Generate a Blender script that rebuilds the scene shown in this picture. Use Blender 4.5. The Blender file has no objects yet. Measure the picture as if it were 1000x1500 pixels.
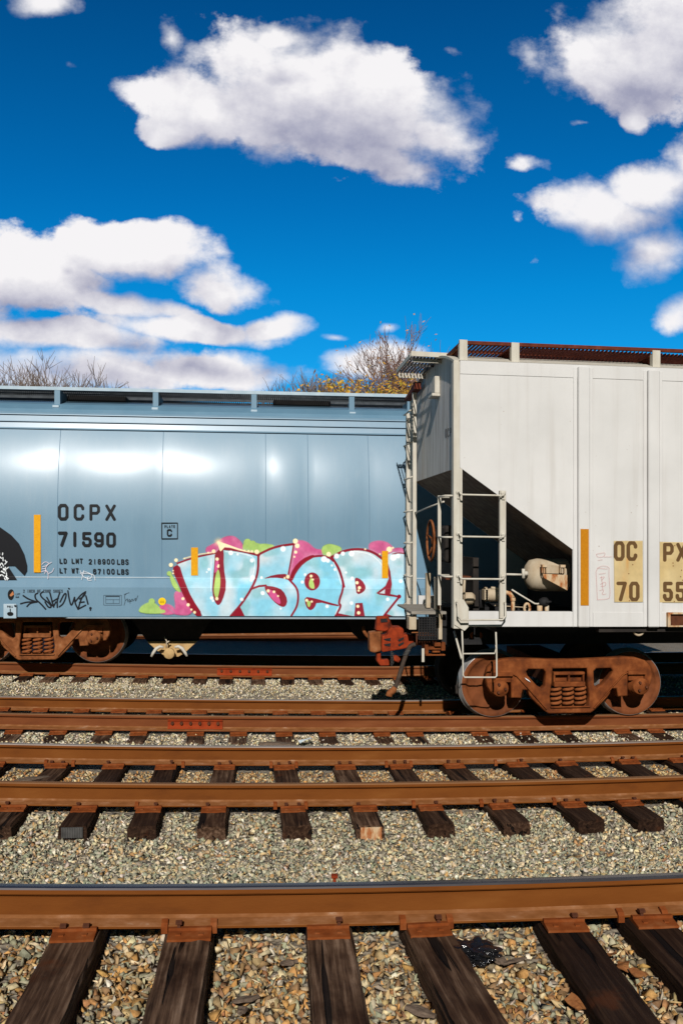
import bpy, bmesh, math, random
import numpy as np
from mathutils import Vector, Matrix

# ---------------------------------------------------------------- camera, world, sun, exposure
S = bpy.context.scene
COL = S.collection
HC = 2.17                      # camera height above the rail heads of the middle track
FPX, CXP, YHP = 1400.0, 500.0, 786.0
TH = math.atan(128 / 1400.0)   # the camera looks a little right of square to the tracks
SUN_D = Vector((0.15, 1.0, -0.62)).normalized()
SUN_EL = math.asin(-SUN_D.z)

cd = bpy.data.cameras.new('camera'); cam = bpy.data.objects.new('camera', cd); COL.objects.link(cam)
cam.location = (0, 0, HC); cam.rotation_euler = (math.pi / 2, 0, -TH)
cd.sensor_fit = 'HORIZONTAL'; cd.sensor_width = 36.0; cd.lens = 36.0 * FPX / 1000.0
cd.shift_y = 0.036; cd.clip_start = 0.05; cd.clip_end = 5000
S.camera = cam
S.view_settings.view_transform = 'Standard'; S.view_settings.look = 'None'
S.view_settings.exposure = 0.0; S.view_settings.gamma = 1.0
S.render.engine = 'CYCLES'
try:
    S.cycles.transparent_max_bounces = 16; S.cycles.max_bounces = 6
except Exception: pass

sl = bpy.data.lights.new('sun', 'SUN'); so = bpy.data.objects.new('sun', sl); COL.objects.link(so)
sl.energy = 4.9; sl.angle = math.radians(0.5); sl.color = (1.0, 0.955, 0.90)
so.rotation_euler = SUN_D.to_track_quat('-Z', 'Y').to_euler(); so.location = (-3, -30, 20)
SKY_STRENGTH = 0.07

def at(px, py, Y):
    """survey: photograph pixel -> world X, z on the vertical plane at depth Y"""
    xr = (px - CXP) / FPX
    t = Y / (math.cos(TH) - xr * math.sin(TH))
    return t * (math.sin(TH) + xr * math.cos(TH)), HC - t * (py - YHP) / FPX
def atX(px, Y): return at(px, YHP, Y)[0]
def atv(px, py, Y):
    xr = (px - CXP) / FPX
    t = Y / (math.cos(TH) - xr * math.sin(TH))
    return t * (math.sin(TH) + xr * math.cos(TH)), HC - t * (py - YHP) / FPX
def srgb(r, g, b, k=1.0):
    f = lambda c: ((c / 255 + 0.055) / 1.055) ** 2.4 if c > 10 else c / 255 / 12.92
    return (f(r) * k, f(g) * k, f(b) * k)

# ---------------------------------------------------------------- node helpers
class NT:
    def __init__(s, tree): s.t = tree; s.n = tree.nodes; s.l = tree.links
    def node(s, typ, **kw):
        n = s.n.new(typ)
        for k, v in kw.items(): setattr(n, k, v)
        return n
    def put(s, sock, v):
        if v is None: return
        if isinstance(v, bpy.types.NodeSocket): s.l.new(v, sock)
        else:
            if hasattr(sock.default_value, '__len__') and not hasattr(v, '__len__'): v = (v,) * len(sock.default_value)
            if hasattr(sock.default_value, '__len__') and len(sock.default_value) == 4 and len(v) == 3: v = tuple(v) + (1,)
            sock.default_value = v
    def math(s, op, a, b=None, c=None, clamp=False):
        n = s.node('ShaderNodeMath', operation=op, use_clamp=clamp)
        for i, v in enumerate((a, b, c)): s.put(n.inputs[i], v)
        return n.outputs[0]
    def vmath(s, op, a, b=None):
        n = s.node('ShaderNodeVectorMath', operation=op)
        s.put(n.inputs[0], a)
        if b is not None: s.put(n.inputs[1], b)
        return n.outputs['Value'] if op in ('LENGTH', 'DOT_PRODUCT') else n.outputs[0]
    def mix(s, fac, a, b, blend='MIX'):
        n = s.node('ShaderNodeMix', data_type='RGBA', blend_type=blend)
        s.put(n.inputs[0], fac); s.put(n.inputs[6], a); s.put(n.inputs[7], b)
        return n.outputs[2]
    def noise(s, vec, scale, detail=4, rough=0.55, w=None, out='Fac', distort=0.0):
        n = s.node('ShaderNodeTexNoise', noise_dimensions='4D' if w is not None else '3D')
        s.put(n.inputs['Vector'], vec); n.inputs['Scale'].default_value = scale
        n.inputs['Detail'].default_value = detail; n.inputs['Roughness'].default_value = rough
        n.inputs['Distortion'].default_value = distort
        if w is not None: s.put(n.inputs['W'], w)
        return n.outputs[out]
    def ramp(s, fac, stops):
        n = s.node('ShaderNodeValToRGB'); e = n.color_ramp.elements
        while len(e) < len(stops): e.new(0.5)
        for i, (p, c) in enumerate(stops):
            e[i].position = p
            if not hasattr(c, '__len__'): c = (c, c, c)
            e[i].color = tuple(c)[:3] + (1,)
        s.put(n.inputs[0], fac)
        return n.outputs[0]
    def smooth(s, x, a, b):
        n = s.node('ShaderNodeMapRange', interpolation_type='SMOOTHSTEP')
        s.put(n.inputs[0], x); s.put(n.inputs[1], a); s.put(n.inputs[2], b)
        return n.outputs[0]
    def scalevec(s, vec, sc):
        n = s.node('ShaderNodeMapping'); s.put(n.inputs[0], vec); n.inputs['Scale'].default_value = sc
        return n.outputs[0]

def new_mat(name):
    m = bpy.data.materials.new(name); m.use_nodes = True
    t = NT(m.node_tree); b = m.node_tree.nodes['Principled BSDF']
    return m, t, b
def coords(t): return t.node('ShaderNodeTexCoord').outputs['Object']
def bump(t, b, h, strength, dist):
    n = t.node('ShaderNodeBump'); n.inputs['Strength'].default_value = strength; n.inputs['Distance'].default_value = dist
    t.put(n.inputs['Height'], h); t.l.new(n.outputs[0], b.inputs['Normal'])

def noisy(name, stops, scale=6, rough=0.7, detail=6, stretch=(1, 1, 1), bmp=0.0, bdist=0.01, bscale=60, metal=0.0, spec=0.12, rnd=False, coat=0.0):
    m, t, b = new_mat(name); v = coords(t)
    w = None
    if rnd:
        w = t.math('MULTIPLY', t.node('ShaderNodeObjectInfo').outputs['Random'], 40.0)
    f = t.noise(t.scalevec(v, stretch), scale, detail, 0.6, w)
    c = t.ramp(f, stops)
    t.put(b.inputs['Base Color'], c); b.inputs['Roughness'].default_value = rough; b.inputs['Metallic'].default_value = metal
    b.inputs['Specular IOR Level'].default_value = spec; b.inputs['Coat Weight'].default_value = coat
    if bmp: bump(t, b, t.noise(t.scalevec(v, stretch), bscale, 4, 0.6, w), bmp, bdist)
    return m

# ---------------------------------------------------------------- sky with clouds (world directions)
def make_world():
    w = bpy.data.worlds.new('World'); S.world = w; w.use_nodes = True
    try: w.cycles.sampling_method = 'MANUAL'; w.cycles.sample_map_resolution = 256
    except Exception: pass
    t = NT(w.node_tree); bg = w.node_tree.nodes['Background']
    sky = t.node('ShaderNodeTexSky', sky_type='NISHITA', sun_disc=False)
    sky.sun_elevation = SUN_EL; sky.sun_rotation = math.radians(180 + 8.5)
    sky.air_density = 1.0; sky.dust_density = 0.2; sky.ozone_density = 3.0; sky.altitude = 300
    dirv = t.node('ShaderNodeTexCoord').outputs['Generated']
    sep = t.node('ShaderNodeSeparateXYZ'); t.l.new(dirv, sep.inputs[0])
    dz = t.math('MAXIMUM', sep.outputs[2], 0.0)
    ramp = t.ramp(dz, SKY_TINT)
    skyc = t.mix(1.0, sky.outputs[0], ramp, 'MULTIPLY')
    # gnomonic plane coordinates of the direction (u to the right, v up)
    ay = t.math('MAXIMUM', t.math('ABSOLUTE', sep.outputs[1]), 0.15)
    u = t.math('DIVIDE', sep.outputs[0], ay); v = t.math('DIVIDE', sep.outputs[2], ay)
    cmb = t.node('ShaderNodeCombineXYZ'); t.put(cmb.inputs[0], u); t.put(cmb.inputs[1], v)
    p = cmb.outputs[0]
    # the density group
    g = bpy.data.node_groups.new('cloud_density', 'ShaderNodeTree')
    g.interface.new_socket('P', in_out='INPUT', socket_type='NodeSocketVector')
    g.interface.new_socket('D', in_out='OUTPUT', socket_type='NodeSocketFloat')
    gt = NT(g); gi = gt.node('NodeGroupInput'); go = gt.node('NodeGroupOutput')
    P = gi.outputs[0]
    wn = gt.noise(P, 7.0, 3, 0.5, out='Color')
    P2 = gt.vmath('ADD', P, gt.vmath('MULTIPLY', gt.vmath('SUBTRACT', wn, (0.5, 0.5, 0.5)), (0.07, 0.05, 0.0)))
    acc = None
    def uv(px, py):
        xr = (px - CXP) / FPX
        rx = math.sin(TH) + xr * math.cos(TH); ry = math.cos(TH) - xr * math.sin(TH); rz = (YHP - py) / FPX
        return rx / ry, rz / ry
    for (px, py, rx, ry, rot, wt) in CLOUDS:
        cu, cv = uv(px, py)
        mp = gt.node('ShaderNodeMapping', vector_type='TEXTURE'); gt.put(mp.inputs[0], P2)
        mp.inputs['Location'].default_value = (cu, cv, 0); mp.inputs['Rotation'].default_value = (0, 0, math.radians(-rot))
        mp.inputs['Scale'].default_value = (rx / FPX, ry / FPX, 1)
        s_ = gt.math('SUBTRACT', 1.0 + (wt - 1.0) * .75, gt.vmath('LENGTH', mp.outputs[0]))
        acc = s_ if acc is None else gt.math('SMOOTH_MAX', acc, s_, 0.07)
    n1 = gt.noise(gt.scalevec(P, (1.0, 1.35, 1)), 9.0, 9, 0.60)
    n2 = gt.noise(P, 42.0, 6, 0.6)
    d = gt.math('ADD', gt.math('MAXIMUM', acc, -0.6), gt.math('MULTIPLY', gt.math('SUBTRACT', n1, 0.515), 2.0))
    d = gt.math('ADD', d, gt.math('MULTIPLY', gt.math('SUBTRACT', n2, 0.5), 0.42))
    gt.put(go.inputs[0], d)
    def dens(pp):
        n = t.node('ShaderNodeGroup'); n.node_tree = g; t.put(n.inputs[0], pp); return n.outputs[0]
    d0 = dens(p)
    d1 = dens(t.vmath('ADD', p, (-0.004, 0.040, 0)))
    soft = t.smooth(t.noise(p, 5.0, 2), 0.40, 0.62)
    al = t.smooth(d0, -0.05, t.math('ADD', 0.22, t.math('MULTIPLY', soft, 0.75)))
    al = t.math('POWER', al, 0.85)
    thick = t.smooth(d1, -0.30, 1.15)
    rel = t.math('MULTIPLY', t.math('SUBTRACT', d0, d1), 0.40)
    fine = t.noise(p, 26.0, 6, 0.6)
    lit = t.math('ADD', t.math('SUBTRACT', 0.82, t.math('MULTIPLY', thick, 0.50)), rel)
    lit = t.math('ADD', lit, t.math('MULTIPLY', t.math('SUBTRACT', fine, 0.5), 0.62), clamp=True)
    cc = t.ramp(lit, [(0.0, CLOUD_DARK), (0.45, CLOUD_MID), (0.98, CLOUD_LIT)])
    k = 1.0 / SKY_STRENGTH
    cc = t.mix(1.0, cc, (k, k, k), 'MULTIPLY')
    up = t.smooth(sep.outputs[2], -0.02, 0.02)
    front = t.smooth(sep.outputs[1], 0.05, 0.3)
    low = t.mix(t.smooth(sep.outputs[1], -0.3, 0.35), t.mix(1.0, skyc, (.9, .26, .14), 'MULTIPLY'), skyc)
    low = t.mix(t.smooth(sep.outputs[2], -0.03, 0.0), (.35, .26, .18), low)
    out = t.mix(t.math('MULTIPLY', t.math('MULTIPLY', al, up), front), low, cc)
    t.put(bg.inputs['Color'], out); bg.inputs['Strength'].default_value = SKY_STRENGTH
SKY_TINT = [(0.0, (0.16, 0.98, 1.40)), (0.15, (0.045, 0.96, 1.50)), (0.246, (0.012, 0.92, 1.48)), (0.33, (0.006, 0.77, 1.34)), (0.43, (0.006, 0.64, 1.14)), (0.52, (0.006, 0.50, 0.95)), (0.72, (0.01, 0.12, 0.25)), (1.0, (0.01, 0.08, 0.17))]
CLOUD_DARK, CLOUD_MID, CLOUD_LIT = srgb(158, 160, 184), srgb(208, 207, 218), srgb(246, 244, 246)
CLOUDS = [  # centre px, radii px, tilt, weight
    (300, 146, 104, 56, 8, 1.15), (412, 140, 146, 76, 6, 1.3), (545, 150, 140, 92, 12, 1.3), (640, 185, 84, 46, 18, 1.0), (560, 222, 110, 40, 6, 1.0), (250, 180, 60, 32, 0, .9),
    (250, 55, 52, 50, 30, .30), (408, 66, 80, 34, 0, .55), (672, 70, 60, 40, 30, -.08), (775, 236, 100, 40, -5, -.08),
    (925, 68, 140, 88, -15, 1.25), (1012, 50, 130, 100, 0, 1.2), (875, 122, 90, 34, 10, .9), (842, 176, 84, 26, -8, .16), (922, 170, 36, 24, 0, .75),
    (880, 318, 112, 40, 8, 1.15), (968, 280, 90, 48, -20, 1.2), (1015, 235, 55, 42, 0, 1.0), (968, 380, 74, 38, -10, 1.1), (995, 465, 52, 32, -20, 1.0),
    (750, 314, 64, 48, 0, .0), (780, 375, 50, 36, 0, .10),
    (28, 398, 112, 60, 8, 1.2), (195, 365, 118, 42, 8, 1.15), (318, 422, 80, 34, 8, 1.05), (180, 448, 110, 24, 5, .95), (70, 496, 165, 28, 3, 1.1), (280, 482, 160, 22, 4, 1.05), (400, 480, 64, 20, -8, 1.0),
    (110, 548, 205, 34, 2, 1.15), (320, 546, 145, 36, 3, 1.1), (-120, 470, 160, 120, 0, 1.1),
    (540, 528, 76, 32, 0, 1.1), (487, 490, 36, 14, 0, .55), (555, 483, 26, 16, 0, .32), (97, 332, 34, 18, 0, .42), (108, 92, 44, 46, 40, -.08), (75, -4, 66, 28, 0, .7)]
make_world()

# ---------------------------------------------------------------- mesh builder
class MB:
    def __init__(s): s.v = []; s.f = []; s.m = []; s.s = []; s.n = 0
    def add(s, v, f, mi=0, sm=False):
        o = s.n
        s.v.extend([tuple(map(float, q)) for q in v]); s.n += len(v)
        for q in f: s.f.append(tuple(i + o for i in q)); s.m.append(mi); s.s.append(sm)
        return s
    def box(s, x0, x1, y0, y1, z0, z1, mi=0):
        v = [(x, y, z) for x in (x0, x1) for y in (y0, y1) for z in (z0, z1)]
        return s.add(v, [(0, 1, 3, 2), (4, 6, 7, 5), (0, 4, 5, 1), (2, 3, 7, 6), (0, 2, 6, 4), (1, 5, 7, 3)], mi)
    def bar(s, p, q, w, h, up=(0, 0, 1), mi=0):
        p, q, up = Vector(p), Vector(q), Vector(up); d = (q - p).normalized()
        a = d.cross(up)
        if a.length < 1e-4: a = d.cross(Vector((0, 1, 0)))
        a.normalize(); b = a.cross(d)
        v = [e + a * (i * w / 2) + b * (j * h / 2) for e in (p, q) for i, j in ((-1, -1), (1, -1), (1, 1), (-1, 1))]
        return s.add(v, [(3, 2, 1, 0), (4, 5, 6, 7), (0, 1, 5, 4), (1, 2, 6, 5), (2, 3, 7, 6), (3, 0, 4, 7)], mi)
    def tube(s, pts, r, n=8, mi=0, caps=True):
        pts = [Vector(p) for p in pts]; rs = r if hasattr(r, '__len__') else [r] * len(pts)
        vs = []; ref = None
        for i, p in enumerate(pts):
            d = (pts[min(i + 1, len(pts) - 1)] - pts[max(i - 1, 0)])
            d = d.normalized() if d.length > 1e-9 else Vector((0, 0, 1))
            if ref is None: ref = d.orthogonal().normalized()
            a = (ref - d * ref.dot(d))
            a = a.normalized() if a.length > 1e-6 else d.orthogonal().normalized()
            ref = a; b = d.cross(a)
            for k in range(n):
                an = 2 * math.pi * k / n
                vs.append(p + (a * math.cos(an) + b * math.sin(an)) * rs[i])
        fs = []
        for i in range(len(pts) - 1):
            for k in range(n):
                fs.append((i * n + k, i * n + (k + 1) % n, (i + 1) * n + (k + 1) % n, (i + 1) * n + k))
        s.add(vs, fs, mi, True)
        if caps:
            s.add(vs[:n], [tuple(range(n))[::-1]], mi); s.add(vs[-n:], [tuple(range(n))], mi)
        return s
    def lathe(s, prof, c, axis='Y', n=32, mi=None, sm=True):
        """profile of (radius, along) about an axis through c; mi: one per profile segment"""
        c = Vector(c); vs = []
        for r, a in prof:
            for k in range(n):
                an = 2 * math.pi * k / n; p, q = r * math.cos(an), r * math.sin(an)
                vs.append(c + Vector({'Y': (p, a, q), 'X': (a, p, q), 'Z': (p, q, a)}[axis]))
        for i in range(len(prof) - 1):
            fs = [(i * n + k, i * n + (k + 1) % n, (i + 1) * n + (k + 1) % n, (i + 1) * n + k) for k in range(n)]
            o = s.n
            s.add(vs[i * n:(i + 2) * n], [(k, (k + 1) % n, n + (k + 1) % n, n + k) for k in range(n)], (mi[i] if mi else 0), sm)
        return s
    def prism(s, poly, a0, a1, plane='XZ', mi=0):
        k = len(poly)
        mk = {'XZ': lambda p, a: (p[0], a, p[1]), 'YZ': lambda p, a: (a, p[0], p[1]), 'XY': lambda p, a: (p[0], p[1], a)}[plane]
        v = [mk(p, a0) for p in poly] + [mk(p, a1) for p in poly]
        return s.add(v, [tuple(range(k)), tuple(range(2 * k - 1, k - 1, -1))] + [(i, k + i, k + (i + 1) % k, (i + 1) % k) for i in range(k)], mi)
    def build(s, name, mats, parent=None, warp=None, bevel=0.0, origin=None, seg=1):
        mats = mats if isinstance(mats, (list, tuple)) else [mats]
        o0 = Vector(origin) if origin is not None else (root_loc(parent) if parent else Vector((0, 0, 0)))
        v = np.array(s.v, dtype=float).reshape(-1, 3)
        if warp is not None: v = warp(v)
        v = v - np.array(o0)
        me = bpy.data.meshes.new(name); me.from_pydata(v.tolist(), [], s.f)
        for m in mats: me.materials.append(m)
        if len(mats) > 1: me.polygons.foreach_set('material_index', s.m)
        me.polygons.foreach_set('use_smooth', s.s)
        bm = bmesh.new(); bm.from_mesh(me)
        bmesh.ops.remove_doubles(bm, verts=bm.verts, dist=1e-6)
        bmesh.ops.recalc_face_normals(bm, faces=bm.faces); bm.to_mesh(me); bm.free()
        ob = link(name, me, parent, o0 if parent is None else None)
        if bevel:
            b = ob.modifiers.new('bevel', 'BEVEL'); b.width = bevel; b.segments = seg; b.limit_method = 'ANGLE'; b.angle_limit = math.radians(40)
        return ob

def root_loc(o):
    v = Vector((0, 0, 0))
    while o is not None: v = v + o.location; o = o.parent
    return v
def link(name, data, parent=None, loc=None):
    ob = bpy.data.objects.new(name, data); COL.objects.link(ob)
    if parent is not None: ob.parent = parent
    if loc is not None: ob.location = loc
    return ob
def tag(o, label=None, cat=None, group=None, kind=None):
    if label: o['label'] = label
    if cat: o['category'] = cat
    if group: o['group'] = group
    if kind: o['kind'] = kind
    return o
def empty(name, loc, label, cat, group=None, rz=0.0):
    o = link(name, None, None, loc); o.rotation_euler.z = rz; o.empty_display_size = 0.1
    return tag(o, label, cat, group)
def copy_tree(o, parent=None):
    c = o.copy(); COL.objects.link(c); c.parent = parent
    for ch in list(o.children): copy_tree(ch, c)
    return c

# ---------------------------------------------------------------- materials
M = {}
M['rail_side'] = noisy('rail_side', [(0.22, (.075, .020, .0035)), (0.45, (.138, .041, .006)), (0.6, (.155, .048, .0075)), (0.8, (.19, .066, .013))], 4, .75, 8, (.35, 1, 1.2), .25, .004, 90)
M['rail_far'] = noisy('rail_far', [(0.25, (.095, .027, .009)), (0.5, (.145, .043, .013)), (0.75, (.185, .062, .021))], 3, .8, 7, (.4, 1, 2.0), .25, .004, 90)
M['rail_foot'] = noisy('rail_foot', [(0.25, (.13, .046, .012)), (0.5, (.19, .074, .024)), (0.64, (.235, .105, .046)), (.78, (.36, .25, .17))], 16, .85, 7, (.5, 1, 1), .3, .004, 110)
M['rail_head_shiny'] = noisy('rail_head_shiny', [(0.3, (.07, .065, .072)), (0.6, (.12, .112, .118)), (.8, (.13, .095, .07))], 5, .30, 6, (.3, 6, 1), 0, metal=.85)
M['rail_head_worn'] = noisy('rail_head_worn', [(0.3, (.20, .15, .12)), (0.6, (.32, .27, .24)), (.8, (.24, .14, .08))], 4, .42, 6, (.3, 8, 1), 0, metal=.5)
M['rail_head_rust'] = noisy('rail_head_rust', [(0.3, (.13, .058, .024)), (0.6, (.20, .095, .040)), (.8, (.16, .062, .020))], 4, .6, 6, (.3, 8, 1), 0, metal=.1)
M['plate_rust'] = noisy('plate_rust', [(0.3, (.12, .028, .006)), (0.5, (.18, .044, .009)), (0.72, (.22, .075, .025))], 14, .85, 6, bmp=.3, bdist=.003, bscale=120, rnd=True)
M['joint_rust'] = noisy('joint_rust', [(0.3, (.16, .020, .005)), (0.55, (.25, .036, .008)), (0.8, (.13, .028, .010))], 10, .85, 6, bmp=.3, bdist=.003, bscale=120)
M['dark_rust'] = noisy('dark_rust', [(0.3, (.05, .018, .010)), (0.6, (.10, .034, .016))], 12, .85, 5, bmp=.2, bdist=.003)
M['truck_rust'] = noisy('truck_rust', [(0.22, (.028, .010, .005)), (0.36, (.085, .023, .007)), (0.5, (.150, .040, .010)), (0.64, (.22, .066, .018)), (.8, (.11, .030, .010))], 6, .8, 8, bmp=.35, bdist=.004, bscale=55)
M['truck_brown'] = noisy('truck_brown', [(0.22, (.05, .018, .008)), (0.42, (.16, .052, .016)), (0.6, (.25, .090, .032)), (0.78, (.32, .16, .075))], 8, .8, 8, bmp=.35, bdist=.004, bscale=55)
M['spring_rust'] = noisy('spring_rust', [(0.3, (.13, .038, .012)), (0.7, (.27, .085, .026))], 20, .8, 5)
M['wheel_face'] = noisy('wheel_face', [(0.25, (.04, .014, .007)), (0.42, (.115, .034, .011)), (0.6, (.175, .054, .018)), (.8, (.14, .045, .018))], 5, .75, 7, bmp=.15, bdist=.003)
M['wheel_tread'] = noisy('wheel_tread', [(0.3, (.26, .25, .24)), (0.7, (.42, .41, .40))], 8, .38, 5, metal=.55)
M['coupler_red'] = noisy('coupler_red', [(0.28, (.05, .010, .005)), (0.42, (.17, .022, .006)), (0.6, (.27, .034, .008)), (0.78, (.20, .042, .014))], 9, .8, 6, bmp=.3, bdist=.004)
M['black_steel_shade'] = noisy('black_steel_shade', [(0.3, (.006, .006, .007)), (0.7, (.016, .015, .015))], 8, .75, 5, spec=.25)  # near-black steel: shade under the cars is put into the colour
M['dark_interior'] = noisy('dark_interior', [(0.3, (.012, .010, .009)), (0.7, (.03, .024, .02))], 5, .85, 5, spec=.2)  # shade of recesses and far wheels put into the colour
M['grating_red'] = noisy('grating_red', [(0.3, (.07, .016, .009)), (0.6, (.12, .028, .015)), (.8, (.22, .08, .05))], 10, .8, 5)
M['grating_grey'] = noisy('grating_grey', [(0.3, (.03, .035, .04)), (0.7, (.07, .08, .09))], 10, .6, 4)
M['grating_steel'] = noisy('grating_steel', [(0.3, (.035, .034, .032)), (0.7, (.075, .073, .07))], 10, .6, 4)
M['cream_paint'] = noisy('cream_paint', [(0.2, (.24, .16, .09)), (0.33, (.44, .40, .33)), (0.6, (.50, .475, .41)), (0.85, (.53, .51, .45))], 7, .6, 8, (2, 2, .5), .1, .002)
M['tank_paint'] = noisy('tank_paint', [(0.2, (.16, .06, .02)), (0.36, (.34, .26, .17)), (0.6, (.43, .36, .26)), (0.85, (.40, .34, .27))], 7, .65, 8, (1, 1, .6), .15, .002)
M['rust_stained'] = noisy('rust_stained', [(0.3, (.45, .40, .32)), (0.5, (.48, .34, .20)), (0.62, (.30, .09, .02)), (0.8, (.45, .38, .30))], 9, .75, 8, (1.5, 1, .5))
M['orange_strip'] = noisy('orange_strip', [(0.3, (.60, .27, .008)), (0.7, (.70, .34, .010))], 30, .4, 3)
M['amber_strip'] = noisy('amber_strip', [(0.3, (.40, .15, .006)), (0.7, (.47, .19, .008))], 30, .45, 3)
M['rubber'] = noisy('rubber', [(0.3, (.035, .024, .018)), (0.7, (.07, .05, .038))], 20, .8, 4)
M['grey_wood'] = noisy('grey_wood', [(0.3, (.16, .145, .12)), (0.7, (.32, .29, .25))], 4, .85, 6, (1, 8, 8), .2, .003)
M['gate_tan'] = noisy('gate_tan', [(0.3, (.34, .21, .09)), (0.6, (.46, .31, .14)), (.8, (.30, .16, .06))], 8, .8, 6)
M['black_plastic'] = noisy('black_plastic', [(0.3, (.006, .006, .007)), (0.7, (.012, .012, .014))], 8, .14, 3, spec=1.0, bmp=.8, bdist=.02, bscale=28)
M['litter_white'] = noisy('litter_white', [(0.3, (.62, .64, .66)), (0.7, (.78, .78, .78))], 12, .7, 3)
M['litter_blue'] = noisy('litter_blue', [(0.40, (.30, .50, .60)), (0.5, (.72, .74, .74)), (.7, (.75, .76, .76))], 14, .6, 3)
M['leaf_brown'] = noisy('leaf_brown', [(0.3, (.16, .055, .018)), (0.7, (.30, .13, .045))], 30, .7, 4, rnd=True)
M['splinter'] = noisy('splinter', [(0.3, (.06, .042, .032)), (0.7, (.17, .125, .09))], 14, .9, 5, (2, 8, 8), .3, .004, rnd=True)
M['bark'] = noisy('bark', [(0.3, (.17, .125, .10)), (0.7, (.26, .20, .165))], 5, .9, 4)
M['bark_red'] = noisy('bark_red', [(0.3, (.17, .10, .08)), (0.7, (.27, .17, .14))], 5, .9, 4)
M['blue_metal'] = noisy('blue_metal', [(0.3, (.10, .19, .27)), (0.7, (.13, .23, .31))], 4, .45, 6, (1, 1, .4), spec=.4)
M['seam_paint'] = noisy('seam_paint', [(0.3, (.075, .15, .22)), (0.7, (.10, .18, .26))], 4, .6, 4)
M['pale_blue'] = noisy('pale_blue', [(0.3, (.30, .40, .47)), (0.7, (.42, .50, .56))], 5, .4, 6)

def leaf_mat(name, c1, c2):
    m, t, b = new_mat(name)
    r = t.noise(coords(t), 3.0, 3)
    t.put(b.inputs['Base Color'], t.ramp(r, [(0.35, c1), (0.65, c2)])); b.inputs['Roughness'].default_value = .6
    return m
M['leaf_yellow'] = leaf_mat('leaf_yellow', (.42, .17, .015), (.50, .33, .03))
M['leaf_olive'] = leaf_mat('leaf_olive', (.20, .17, .03), (.40, .30, .04))
M['leaf_russet'] = leaf_mat('leaf_russet', (.30, .16, .10), (.42, .28, .20))

def wood_mat():
    m, t, b = new_mat('tie_wood'); v = coords(t)
    rn = t.node('ShaderNodeObjectInfo').outputs['Random']; w = t.math('MULTIPLY', rn, 60.0)
    g1 = t.noise(t.scalevec(v, (26, 1.3, 26)), 1.6, 6, .6, w)
    g2 = t.noise(t.scalevec(v, (1.6, 1.0, 2)), 2.2, 5, .6, w)
    crack = t.noise(t.scalevec(v, (9, .40, 9)), 1.5, 3, .5, w)
    sh = t.node('ShaderNodeAttribute', attribute_type='OBJECT', attribute_name='wear').outputs['Fac']
    base = t.ramp(g1, [(0.30, (.010, .0042, .0022)), (0.5, (.034, .0155, .0082)), (0.70, (.100, .054, .030))])
    wornc = t.ramp(g1, [(0.32, (.026, .013, .0075)), (0.5, (.105, .060, .036)), (0.68, (.25, .165, .112))])
    wf = t.math('MULTIPLY', t.smooth(g2, .34, .60), t.smooth(sh, .10, .70))
    worn = t.mix(wf, base, wornc)
    dk = t.mix(t.smooth(sh, .5, .0), worn, t.mix(.6, worn, (.009, .0045, .003)))
    cr = t.smooth(crack, .395, .355)
    rust = t.smooth(t.noise(t.scalevec(v, (2, 2, 2)), 1.9, 4, .6, w), .60, .74)
    col = t.mix(t.math('MULTIPLY', rust, .5), dk, (.085, .024, .007))
    col = t.mix(t.math('MULTIPLY', cr, .92), col, (.004, .003, .003))
    t.put(b.inputs['Base Color'], col); b.inputs['Roughness'].default_value = .85; b.inputs['Specular IOR Level'].default_value = .10
    h = t.math('SUBTRACT', t.math('MULTIPLY', g1, .5), t.math('MULTIPLY', cr, 1.2))
    bump(t, b, h, 1.0, .028)
    return m
M['tie_wood'] = wood_mat()

def stone_mat():
    m, t, b = new_mat('ballast_stone'); v = coords(t)
    a = t.node('ShaderNodeAttribute', attribute_name='stone_color').outputs['Color']
    n = t.noise(v, 45, 5, .65); n2 = t.noise(v, 160, 3, .6)
    c = t.mix(1.0, a, t.ramp(n, [(0.25, (.62, .57, .50)), (0.5, (1.08, 1.06, 1.02)), (0.75, (1.35, 1.30, 1.22))]), 'MULTIPLY')
    t.put(b.inputs['Base Color'], c); b.inputs['Roughness'].default_value = .9; b.inputs['Specular IOR Level'].default_value = .08
    bump(t, b, t.math('ADD', n, t.math('MULTIPLY', n2, .4)), .5, .006)
    return m
M['stone'] = stone_mat()
def ground_mat():
    m, t, b = new_mat('ground_ballast'); v = coords(t)
    vo = t.node('ShaderNodeTexVoronoi'); t.put(vo.inputs['Vector'], v); vo.inputs['Scale'].default_value = 26
    c = t.mix(.55, t.ramp(t.noise(v, 3, 4), [(0.3, (.17, .135, .095)), (0.7, (.26, .225, .17))]), t.ramp(t.noise(v, 40, 3), [(0.3, (.07, .055, .04)), (0.7, (.27, .23, .17))]))
    t.put(b.inputs['Base Color'], c); b.inputs['Roughness'].default_value = .95
    bump(t, b, vo.outputs['Distance'], 1.0, .03)
    return m
M['ground'] = ground_mat()

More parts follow.
